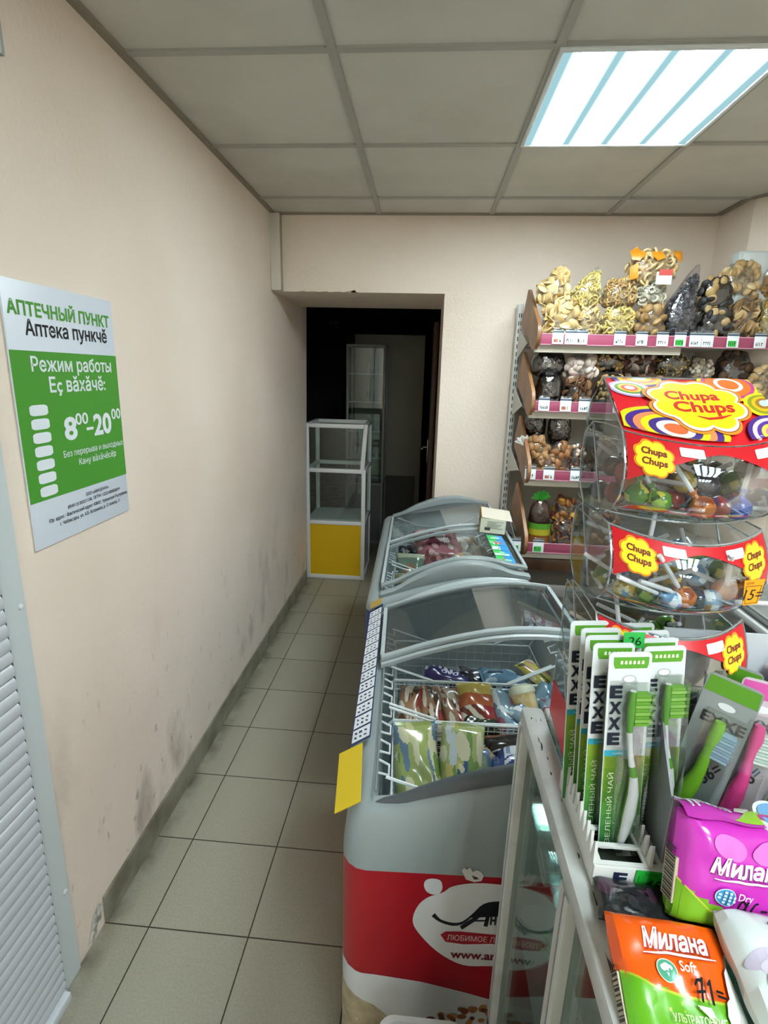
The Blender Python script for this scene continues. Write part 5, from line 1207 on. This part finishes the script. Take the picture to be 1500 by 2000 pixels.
def tooth_pack():
    t = thing('toothbrush_pack', 'x', 'toothbrush pack', group='green tea toothbrush packs')
    mb = MB(); mb.prism(rrect(0, TBH/2, TBW, TBH, .005), .0012, mat('#d5d9da', .4), FACE_Y)
    def z(f): return TBH*(1-f)
    lv = [0]
    def pr(pts, c, r_=.4): lv[0] += 1; mb.poly(pts, mat(c, r_), T(0, -.0013-.00003*lv[0], 0) @ FACE_Y)
    w2 = TBW/2-.0008
    g = ['#7da02e', '#719b2d', '#64952e', '#579031', '#4a8a33', '#408336', '#387a38', '#2f7038']
    for i, c in enumerate(g): a, b = .505+.485*i/8, .505+.485*(i+1)/8; pr([(-w2, z(b)), (w2, z(b)), (w2, z(a)), (-w2, z(a))], c)
    pr([(-w2, z(.505)), (.003, z(.505)), (.003, z(.475)), (-w2, z(.475))], '#2f9db0')
    pr([(-.015, z(.075)), (.017, z(.075)), (.0185, z(.055)), (.0185, z(.022)), (-.0165, z(.022)), (-.0165, z(.055))], '#5a9a2a')
    for i in range(6): pr([(-.010+.0042*i, z(.055)), (-.0072+.0042*i, z(.055)), (-.0075+.0042*i, z(.038)), (-.0095+.0042*i, z(.040))], '#dfeccb')
    pr(ellipse(.0, z(.125), .007, .0045, 20), '#aab3b5'); pr(ellipse(.0, z(.125), .0055, .0033, 20), '#eef1f1')
    for i, ch in enumerate('EXXE'): mb.text(ch, INK, T(-.0125, -.0024, z(.185+.077*i)) @ FACE_Y, h=.0145, w=.0125, bold=.05)
    mb.text('ЗЕЛЕНЫЙ ЧАЙ', mat('#d4e4c4', .4), T(-.0135, -.0024, z(.775)) @ FACE_Y @ RZ(PI/2), w=.088, h=.0068)
    mb.text('защита и уход за деснами', mat('#b9d3a0', .4), T(-.0062, -.0024, z(.80)) @ FACE_Y @ RZ(PI/2), w=.07, h=.0022)
    mb.text('Luxury', mat('#d4eef0', .4), T(-.007, -.0024, z(.489)) @ FACE_Y, h=.0034)
    mb.build('card', t)
    brush(t, [(-.002, .012), (.002, .030), (.006, .055), (.0085, .078), (.0078, .098), (.0055, .110), (.003, .125), (.0005, .150), (.001, .175), (.002, .196)], .158, '#dfe2e0', '#5f9f38', ('#6fb030', '#94c95a'), bw=.015, bh=.036)
    mb = MB(); mb.prism([(-.008, .008), (.013, .008), (.018, .09), (.019, .202), (-.009, .202), (-.008, .10)], .0165, BLI, T(0, -.002, 0) @ FACE_Y); mb.build('blister', t)
    return t
tp = tooth_pack()
place = []
for i in range(5): place.append(('left', i, (1.1165, 1.1035, 1.1005, 1.1005, 1.0935)[i], .476+.0165*i, (-.06, -.05, -.05, -.05, -.05)[i]))
for i in range(4): place.append(('right', i, (1.1625, 1.1595, 1.1565, 1.1465)[i], .494+.0165*i, (-.08, -.07, -.065, -.06)[i]))
ords = ['front', 'second', 'third', 'fourth', 'rearmost']
for j, (sd, i, x, y, tl) in enumerate(place):
    lab = 'green and white toothbrush pack, %s in the %s row of the tray' % (ords[i] if not (sd == 'right' and i == 3) else 'rearmost', sd)
    loc = (x, y, TRZ+.005); rot = (math.radians(-3), tl, .05)
    if j == 0: tp.location = loc; tp.rotation_euler = rot; tp['label'] = lab
    else: dup(tp, loc, rot, lab)
t = thing('price_sticker', 'green sticker reading 26 on the rear right toothbrush pack', 'price sticker', at(1238, 1250, y=.515), rot=(0, -.03, .05))
mb = MB(); mb.box((-.011, -.0006, -.009), (.011, 0, .009), mat('#2fae4a', .45)); mb.text('26', mat('#0c2a12', .5), T(.001, -.001, -.001) @ FACE_Y, h=.010); mb.build('sticker', t)

# cardboard display box with children's toothbrushes
KB = thing('display_box', 'grey cardboard display box holding colourful toothbrushes', 'display box', (1.146, .445, 1.1605), math.radians(-2))
KC = mat('#b7bcc1', .6); KC2 = mat('#a9a0a8', .6, noise=('#97909a', 30, .4, .6)); KD = mat('#6d7376', .6)
kw, kd = .20, .12
mb = MB(); mb.box((.018, kd-.003, 0), (kw+.03, kd, .232), KC); mb.build('back_panel', KB)
SIDE = Matrix(((0, 0, 1, 0), (1, 0, 0, 0), (0, 1, 0, 0), (0, 0, 0, 1)))
mb = MB(); mb.prism([(0, 0), (kd-.003, 0), (kd-.003, .20), (.07, .19), (.03, .135), (.004, .105), (0, .10)], .0025, mat('#7d8386', .6), SIDE); mb.build('side_panel', KB)
mb = MB(); mb.prism([(0, 0), (kw, 0), (kw, .078), (.17, .080), (.13, .083), (.085, .086), (.04, .096), (.0, .108)], .0025, KC2, T(0, 0, 0) @ FACE_Y); mb.build('front_panel', KB)
mb = MB(); mb.box((.003, .0, 0), (kw, kd-.003, .003), KD); mb.build('bottom', KB)
def kid_pack(label, x, y, zb, tilt, yaw, w_, h_, cardc, band, name_c, b1, b2, br, topw=True, txt=None, tone='#2c3a6a'):
    t = thing('toothbrush_pack', label, 'toothbrush pack', (x, y, zb), rot=(math.radians(-7), tilt, yaw), group="children's toothbrush packs in the display box")
    mb = MB(); mb.prism(rrect(0, h_/2, w_, h_, .006), .0012, mat(cardc, .35), FACE_Y)
    M_ = T(0, -.0016, 0) @ FACE_Y; z = lambda f: h_*(1-f); w2 = w_/2-.001
    mb.poly([(-w2, z(.10)), (w2, z(.10)), (w2*.96, z(.012)), (-w2*.96, z(.012))], mat(band, .4), M_)
    mb.poly(ellipse(0, z(.15), .008, .004, 18), mat('#d9dde0', .3), M_)
    mb.text('EXXE', mat(name_c, .4), T(.002, -.0018, z(.235)) @ FACE_Y, h=.012, w=w_*.8, bold=.03)
    for i in range(10):
        for j in range(3): mb.poly(ellipse(-w2*.7+.0038*i, z(.33)+.004*j-.01, .0009, .0009, 6), mat('#8b8f94', .5), M_)
    mb.poly([(-w2, z(.99)), (w2, z(.99)), (w2, z(.74)), (0, z(.70)), (-w2, z(.78))], mat(tone, .4), M_)
    if txt: mb.text(txt, mat('#1a1a1c', .5), T(w2*.35, -.0022, z(.52)) @ FACE_Y @ RZ(1.1), h=.012, bold=.01, shear=.3)
    mb.build('card', t)
    p = [(-.004, .012), (-.008, .030), (-.007, .055), (-.003, .075), (-.001, .092), (-.001, .104), (-.001, .112), (-.001, .122), (0, .135), (0, .148)]
    p = [(a*1.1, b*h_/.19) for a, b in p]
    brush(t, p, h_*.58, b1, b2, br, bw=.017, bh=.032, r0=.0052, r1=.0078, bands=(0,))
    mb = MB(); mb.prism([(-.018, .006), (.014, .006), (.02, h_*.5), (.02, h_*.82), (-.014, h_*.82), (-.014, h_*.5)], .018, BLI, T(0, -.002, 0) @ FACE_Y); mb.build('blister', t)
    return t
kz = 1.166
kid_pack('yellow topped toothbrush pack at the back of the display box', 1.200, .547, kz, .02, 0, .048, .205, '#c9cfcf', '#cdb030', '#1a2030', '#9aa6a8', '#c9cfcf', ('#c9d0d0', '#b0b8b8'), tone='#2f5f74')
kid_pack('white toothbrush pack right of the yellow topped one at the back', 1.248, .547, kz, .03, 0, .046, .205, '#cfd3d3', '#d6d8d8', '#1a2030', '#8f6f80', '#c9a6b6', ('#d6d6d6', '#b8b8b8'), tone='#5f5a78')
kid_pack('green topped grey pack behind the green toothbrush', 1.203, .520, kz, .12, -.5, .050, .205, '#8d9490', '#4f8a1e', '#2a3030', '#6fae28', '#2c3a6a', ('#a8c6d4', '#8fb0c0'), tone='#3a4550')
kid_pack('grey pack with green toothbrush leaning right in the display box', 1.181, .492, kz, .13, -.62, .050, .205, '#8a9190', '#55911f', '#20262a', '#78b82a', '#26346a', ('#9fc3d8', '#86adc4'), txt='36=', tone='#5c6270')
kid_pack('pack with bright pink toothbrush in the display box', 1.224, .480, kz, .10, -.25, .048, .205, '#bfb2ba', '#c94f9a', '#30363c', '#e0408e', '#d83a86', ('#dfeae4', '#c4d8d0'), txt='98=', tone='#6f5a78')
kid_pack('pack with lime green toothbrush at the right of the display box', 1.260, .474, kz, .12, -.15, .048, .20, '#cdd0d2', '#c9529c', '#30363c', '#74b428', '#25306a', ('#cfe0d8', '#b0ccc0'), txt='', tone='#2c3464')
for k, (x, y, lab) in enumerate(((1.285, .535, 'rear'), (1.282, .515, 'second'), (1.268, .498, 'front'))):
    kid_pack('pink topped toothbrush pack at the right of the display box, %s one' % lab, x, y, kz, .12, 0, .05, (.218, .208, .196)[k], '#cfc9cf', '#c24f96', '#4a4a52', '#d060a0', '#c9c9c9', ('#d8d8d8', '#bcbcbc'), tone='#7a6a88')

# ================================================================== HYGIENE PACKS in front
def pad(label, tl, tr, bl, dep, base, prints, side=None):
    """soft rectangular pack from three corners of its printed face"""
    tl, tr, bl = map(Vector, (tl, tr, bl)); X = tr-tl; w_ = X.length; X.normalize(); Y = tl-bl; Y -= X*Y.dot(X); h_ = Y.length; Y.normalize(); N = X.cross(Y)
    M = Matrix(((X.x, Y.x, N.x, 0), (X.y, Y.y, N.y, 0), (X.z, Y.z, N.z, 0), (0, 0, 0, 1))); c = bl+X*w_/2+Y*h_/2
    t = thing('hygiene_pack', label, 'sanitary pads', group='hygiene packs on the counter'); t.matrix_world = T(*c) @ M
    q = random.Random(len(label)); ph = [q.uniform(0, 6) for _ in range(4)]
    def f(u, v, off=0.):
        a, b = abs(2*u-1), abs(2*v-1); k = max(0, 1-a**7)**.45*max(0, 1-b**9)**.45
        wr = .0012*math.sin(9*u+4*v+ph[0])+.0009*math.sin(17*v-6*u+ph[1])+.0006*math.sin(31*u+11*v+ph[2])
        g = (1-a*a)*(1-b*b)
        return ((u-.5)*w_*(1-.012*math.sin(6*v+ph[3])**2), (v-.5)*h_, dep*.5*k+dep*.16*g+wr*k+off-dep*.5)
    mb = MB(); nu, nv = 26, 26
    bm_ = lambda u, v: mat(base(u, v), .22, coat=.35)
    mb.grid(lambda u, v: f(u, v), nu, nv, bm_)
    mb.grid(lambda u, v: (lambda p: (p[0], p[1], -dep-p[2]-dep*.0))(f(1-u, v)), nu, nv, lambda u, v: mat(base(1-u, v), .25, coat=.3))
    for i, p in enumerate(prints):
        k, col, d = p[0], p[1], p[2]; off = .0005+.00022*i+(.0012 if p[0] == 'pen' else 0)
        fn = lambda u, v, o_=off: f(u, v, o_)
        if k == 'pen':
            for pi, pl in enumerate(brush_polys(*d)): mb.decal(lambda u, v, o_=off+.00005*pi: f(u, v, o_), mat(col, .7, spec=.2), pts=pl, step=.03)
        elif k == 'poly': mb.decal(fn, mat(col, .28), pts=[(max(.01, min(.99, a)), max(.01, min(.99, b))) for a, b in d], step=.06)
        else: mb.decal(fn, mat(col, .3), text=d[0], c=(d[1], d[2]), w=d[3], h=d[4], bold=d[5], shear=d[6], rot=d[7] if len(d) > 7 else 0, step=.05)
    mb.build('pack', t)
    return t, M, w_, h_, dep
WHT = '#e6e2e6'
def brandname(y, shadow, w_=.60, cx=.5, h_=.15):
    return [('text', shadow, ('Милана', cx+.014, y-.014, w_*1.01, h_*1.02, .035, .22)), ('text', WHT, ('Милана', cx, y, w_, h_, .03, .22)), ('poly', shadow, stroke([(cx-.30, y-.125), (cx-.1, y-.107), (cx+.12, y-.118), (cx+.32, y-.112)], [.006, .02, .02, .006])), ('poly', WHT, stroke([(cx-.30, y-.115), (cx-.1, y-.1), (cx+.12, y-.11), (cx+.32, y-.105)], [.006, .02, .02, .006]))]
wave = lambda y0, y1, y2: [(.0, .0), (1, 0), (1, y2), (.75, y1-.01), (.5, y1), (.25, y1+.03), (.0, y0)]
feather = [(.86, .62), (.90, .66), (.93, .60), (.96, .50), (.99, .40), (.99, .12), (.95, .07), (.86, .05), (.76, .09), (.70, .17), (.74, .22), (.78, .24), (.76, .33), (.80, .42), (.84, .45)]
def seven(x, y, s): return [(x-.02*s, y+.085*s), (x+.05*s, y+.095*s), (x+.03*s, y+.02*s), (x, y-.08*s)]
OR_TL, OR_TR, OR_BL = at(1186, 1768, y=.372), at(1402, 1802, y=.374), at(1248, 2070, y=.285)
pr_ = [('poly', '#a8b82a', wave(.56, .43, .43)), ('poly', '#5fa81a', wave(.54, .41, .41)), ('poly', '#3f8a1c', [(.55, .0), (.7, .0), (.8, .15), (.95, .3), (.99, .2), (.99, 0), (.6, 0)])]
pr_ += brandname(.80, '#a8321a', .56, .50, .16)
pr_ += [('poly', '#dcd9c4', ellipse(.36, .575, .083, .083)), ('poly', '#4f9f80', ellipse(.36, .575, .075, .075))] + [('poly', '#e2ebe6', ellipse(.36+.026*math.cos(a), .582+.022*math.sin(a), .026, .024, 14)) for a in (.5, 2.6, 1.57)]+[('poly', '#e2ebe6', [(.35, .56), (.372, .56), (.362, .53)])]
pr_ += [('text', '#efd9c4', ('Soft', .535, .615, .14, .075, .015, .1))]
pr_ += [('poly', '#d8dcd4', feather), ('poly', '#b9c2bc', stroke([(.92, .52), (.89, .34), (.82, .2), (.79, .14)], [.004, .012, .02, .006])), ('poly', '#c4ccc6', stroke([(.97, .44), (.95, .26), (.90, .13), (.84, .10)], [.004, .01, .016, .006]))]
BK = '#120f10'
pr_ += [('pen', BK, ([(.55, .50), (.575, .53), (.595, .535), (.60, .525), (.615, .545), (.60, .46), (.585, .40)], .019)), ('pen', BK, ([(.56, .455), (.62, .465)], .019)), ('pen', BK, ([(.655, .51), (.675, .535), (.665, .39)], .019)), ('pen', BK, ([(.72, .475), (.77, .47)], .019)), ('pen', BK, ([(.72, .445), (.785, .437)], .019))]
pr_ += [('poly', '#c9d9c4', stroke([(.55, .36), (.62, .30), (.72, .16), (.78, .05)], [.02, .02, .012, .008])), ('poly', '#c9d9c4', [(.53, .37), (.64, .365), (.66, .30), (.60, .31)])]
pr_ += [('text', '#cfe0b0', ('УЛЬТРАТОНКИЕ', .52, .275, .42, .055, .01, 0)), ('text', '#bfd89a', ('гигиенические прокладки', .5, .225, .36, .022, 0, 0))]
pr_ += [('poly', '#d9b8d0', rrect(.40, .11, .22, .105, .02)), ('poly', '#b03a7c', rrect(.40, .11, .21, .095, .02))]+[('poly', '#e8d4e0', ellipse(.315+.028*i, .11, .009, .028, 10)) for i in range(7)]+[('text', '#d9ecc0', ('10', .90, .06, .09, .06, .02, 0))]
t, M_, w_, h_, dp = pad('orange and green pack of pads with handwritten 71 at the front', OR_TL, OR_TR, OR_BL, .032, lambda u, v: '#5fa81a' if v < .41+.12*max(0, 1-2.2*u) else '#e85a08', pr_)
mb = MB()
mb.box((-w_/2-.0004, -h_*.42, -dp*.70), (-w_/2+.003, h_*.05, -dp*.32), mat('#b8ae94', .4))
for i in range(16): mb.box((-w_/2-.0007, -h_*.40+.0031*i, -dp*.67), (-w_/2-.0003, -h_*.40+.0031*i+(.0012, .002, .0008)[i % 3], -dp*.35), mat('#2a221c', .5))
mb.build('barcode_label', t)
PK_TL, PK_TR, PK_BL = at(1322, 1592, y=.408), at(1540, 1628, y=.412), at(1322, 1812, y=.376)
pp = [('poly', '#c4c84a', wave(.40, .19, .16)), ('poly', '#78b428', wave(.38, .175, .145)), ('poly', '#d98acb', ellipse(.40, .76, .17, .16, 24)), ('poly', '#d98acb', ellipse(.72, .76, .17, .16, 24)), ('poly', '#e0a0d4', [(.50, .86), (.53, .83), (.55, .80), (.57, .83), (.60, .86), (.55, .76)])]
pp = pp[:2]+[('poly', '#cf6cbf', ellipse(.36, .80, .16, .10, 24, rot=-.3)), ('poly', '#cf6cbf', ellipse(.72, .80, .16, .10, 24, rot=.3))]+brandname(.64, '#8f2a84', .66, .53, .155)
pp += [('poly', '#cfe2ee', ellipse(.335, .385, .085, .085)), ('poly', '#3f8fbf', ellipse(.335, .385, .078, .078))]+[('poly', '#cfe6f2', [(.27+.035*i, .325+.035*j), (.292+.035*i, .325+.035*j), (.292+.035*i, .347+.035*j), (.27+.035*i, .347+.035*j)]) for i in range(4) for j in range(4) if (i, j) not in ((0, 0), (3, 3), (0, 3), (3, 0))]
pp += [('text', '#efcfe8', ('Dry', .485, .41, .13, .09, .012, .05)), ('poly', '#d8d4dc', [(.90, .14), (.86, .24), (.90, .34), (.95, .38), (.99, .5), (.99, .05), (.92, .05)]), ('text', '#d4e6b4', ('УЛЬТРАТОНКИЕ', .55, .07, .5, .05, .01, 0))]
pp += [('pen', BK, ([(0.410, 0.330), (0.440, 0.390), (0.460, 0.395), (0.480, 0.365), (0.495, 0.395), (0.470, 0.315), (0.455, 0.260)], .019)), ('pen', BK, ([(0.415, 0.315), (0.480, 0.323)], .019)), ('pen', BK, ([(0.580, 0.395), (0.555, 0.390), (0.525, 0.335), (0.515, 0.280), (0.535, 0.250), (0.565, 0.260), (0.570, 0.300), (0.545, 0.315), (0.520, 0.290)], .019)), ('pen', BK, ([(0.620, 0.330), (0.675, 0.327)], .019)), ('pen', BK, ([(0.620, 0.290), (0.695, 0.280)], .019))]
t, M_, w_, h_, dp = pad('magenta pack of pads with handwritten 76 behind the orange pack', PK_TL, PK_TR, PK_BL, .040, lambda u, v: '#78b428' if v < .16+.2*max(0, 1-1.6*u) else '#c02fae', pp)
mb = MB(); mb.box((-w_/2-.0004, -h_*.36, -dp*.74), (-w_/2+.003, h_*.06, -dp*.30), mat('#b4ab90', .4))
for i in range(17): mb.box((-w_/2-.0007, -h_*.34+.0028*i, -dp*.70), (-w_/2-.0003, -h_*.34+.0028*i+(.0012, .0018, .0008)[i % 3], -dp*.34), mat('#2a2226', .5))
mb.build('barcode_label', t)
mb = MB()                                  # folded printed top of the pack
def topf(u, v): return ((u-.5)*w_*.98, h_*.49+.006*math.sin(PI*v)*(1+.3*math.sin(9*u)), -dp*(.12+.8*v)+.002*math.sin(14*u+3*v))
mb.grid(topf, 20, 6, mat('#b52fa2', .25, coat=.3)); up = lambda o_: (lambda u, v: (lambda p: (p[0], p[1]+o_, p[2]))(topf(u, v)))
mb.decal(up(.0008), mat('#d9d0dc', .3), text='Милана', c=(.30, .45), w=.40, h=.5, bold=.03, shear=-.2, step=.06) if False else mb.decal(lambda u, v: up(.0008)(u, 1-v), mat('#ddd4e0', .3), text='Милана', c=(.28, .45), w=.42, h=.5, bold=.03, shear=.2, step=.06)
mb.decal(up(.0006), mat('#8cba2c', .3), pts=[(.45, .1), (.62, .45), (.70, .5), (.97, .3), (.97, .1), (.7, .05)], step=.06); mb.decal(up(.0008), mat('#d6dcd2', .3), pts=[(.52, .5), (.60, .75), (.70, .7), (.68, .5), (.60, .42)], step=.06); mb.decal(up(.0010), mat('#a83a7c', .3), pts=rrect(.80, .26, .16, .2, .04), step=.06)
mb.build('folded_top', t)
WP_TL, WP_TR, WP_BL = at(1392, 1756, y=.372), at(1590, 1790, y=.376), at(1512, 1998, y=.295)
wp = [('poly', '#b9b2c4', ellipse(0.150, .50, .14, .08, 18, rot=.4)), ('poly', '#c4bdd0', ellipse(0.320, .52, .13, .09, 18, rot=-.4)), ('poly', '#cbc6d6', ellipse(0.220, .42, .12, .08, 18)), ('poly', '#b09fc4', ellipse(0.180, .34, .10, .06, 18, rot=.9)), ('poly', '#c8c89a', ellipse(0.260, .34, .08, .07, 16)), ('poly', '#a98fc8', ellipse(0.360, .2, .12, .12, 18)), ('poly', '#8f82a6', ellipse(0.200, .46, .03, .014, 12, rot=.7)), ('poly', '#a883c0', ellipse(0.300, .44, .015, .035, 12))]
wp += [('poly', '#1b1440', stroke([(.33, .80), (.35, .83), (.40, .835), (.445, .80), (.45, .73), (.41, .675), (.35, .69), (.33, .735), (.38, .755), (.48, .755)], [.02, .018, .016, .018, .022, .018, .016, .012, .01, .02])), ('text', '#1b1440', ('нн', .56, .755, .12, .12, .03, .25)), ('text', '#44587a', ('Прокладки', .50, .60, .26, .04, .01, 0)), ('text', '#44587a', ('женские', .52, .55, .2, .035, .01, 0)), ('text', '#44587a', ('тонкие', .52, .50, .18, .035, .01, 0)), ('poly', '#2a1a50', stroke([(.30, .28), (.33, .31), (.35, .27), (.32, .24), (.35, .22), (.38, .26)], .012)), ('poly', '#2a1a50', stroke([(.32, .19), (.37, .21), (.36, .16), (.41, .19)], .012))]
pad('white pack with lilac flower at the right edge of the counter', WP_TL, WP_TR, WP_BL, .034, lambda u, v: '#ccd6d4', wp)
# dark packs they lean on
for i, (x, y, rz, c, lab) in enumerate(((1.150, .400, .1, '#1f2124', 'flat dark wrapped pack lying under the magenta pack'), (1.108, .408, -.15, '#2a2c30', 'flat dark wrapped pack between the toothbrush tray and the orange pack'))):
    pillow('wrapped_pack', lab, 'pack', T(x, y, CZ+.006+.004*i) @ RZ(rz), .09 if i == 0 else .07, .06 if i == 0 else .045, .016, pat_spots(c, ['#3c3f45', '#14151a', '#55304a'], 6, 140+i), 'dark packs on the counter', rough=.12, seed=140+i, crimp=False)
# tube with blue cap
p = at(1500, 1580, y=.415); t = thing('cream_jar', 'white jar with pale blue cap at the right edge of the counter', 'jar', (p.x+.021, .43, CZ+.001))
mb = MB(); mb.lathe([(.018, 0), (.02, .004), (.02, .088), (.0195, .092)], mat('#d6dade', .35), 24); mb.build('jar', t)
mb = MB(); mb.lathe([(.0205, .092), (.0205, .103), (.019, .106), (.016, .1055), (.0, .1045)], mat('#d9dee2', .35), 24); mb.lathe([(.0155, .1058), (.015, .1066), (0, .1062)], mat('#6fa3cf', .35), 24); mb.build('cap', t)

# ================================================================== GREY TILL COUNTER at the right
t = thing('till_counter', 'grey till counter with aluminium edge at the right behind the stand', 'counter', (1.925, .35, 0))
mb = MB(); mb.box((.03, 0, .02), (.40, 1.62, .90), mat('#6f7472', .45), .004); mb.box((.05, .02, 0), (.38, 1.6, .02), BLACK); mb.build('body', t)
mb = MB(); mb.box((.016, 0, .90), (.41, 1.64, .945), mat('#7d8381', .22, noise=('#6b7270', 9, .4, .6))); mb.build('worktop', t)
for x, m in ((.0, ALU), (.03, mat('#4b4f4e', .4)), (.06, mat('#9ba09e', .35, .3))):
    mb = MB(); mb.box((x, 0, .93 if x < .01 else .946), (x+.014, 1.645, .952), m, .002); mb.build('edge_profile', t)
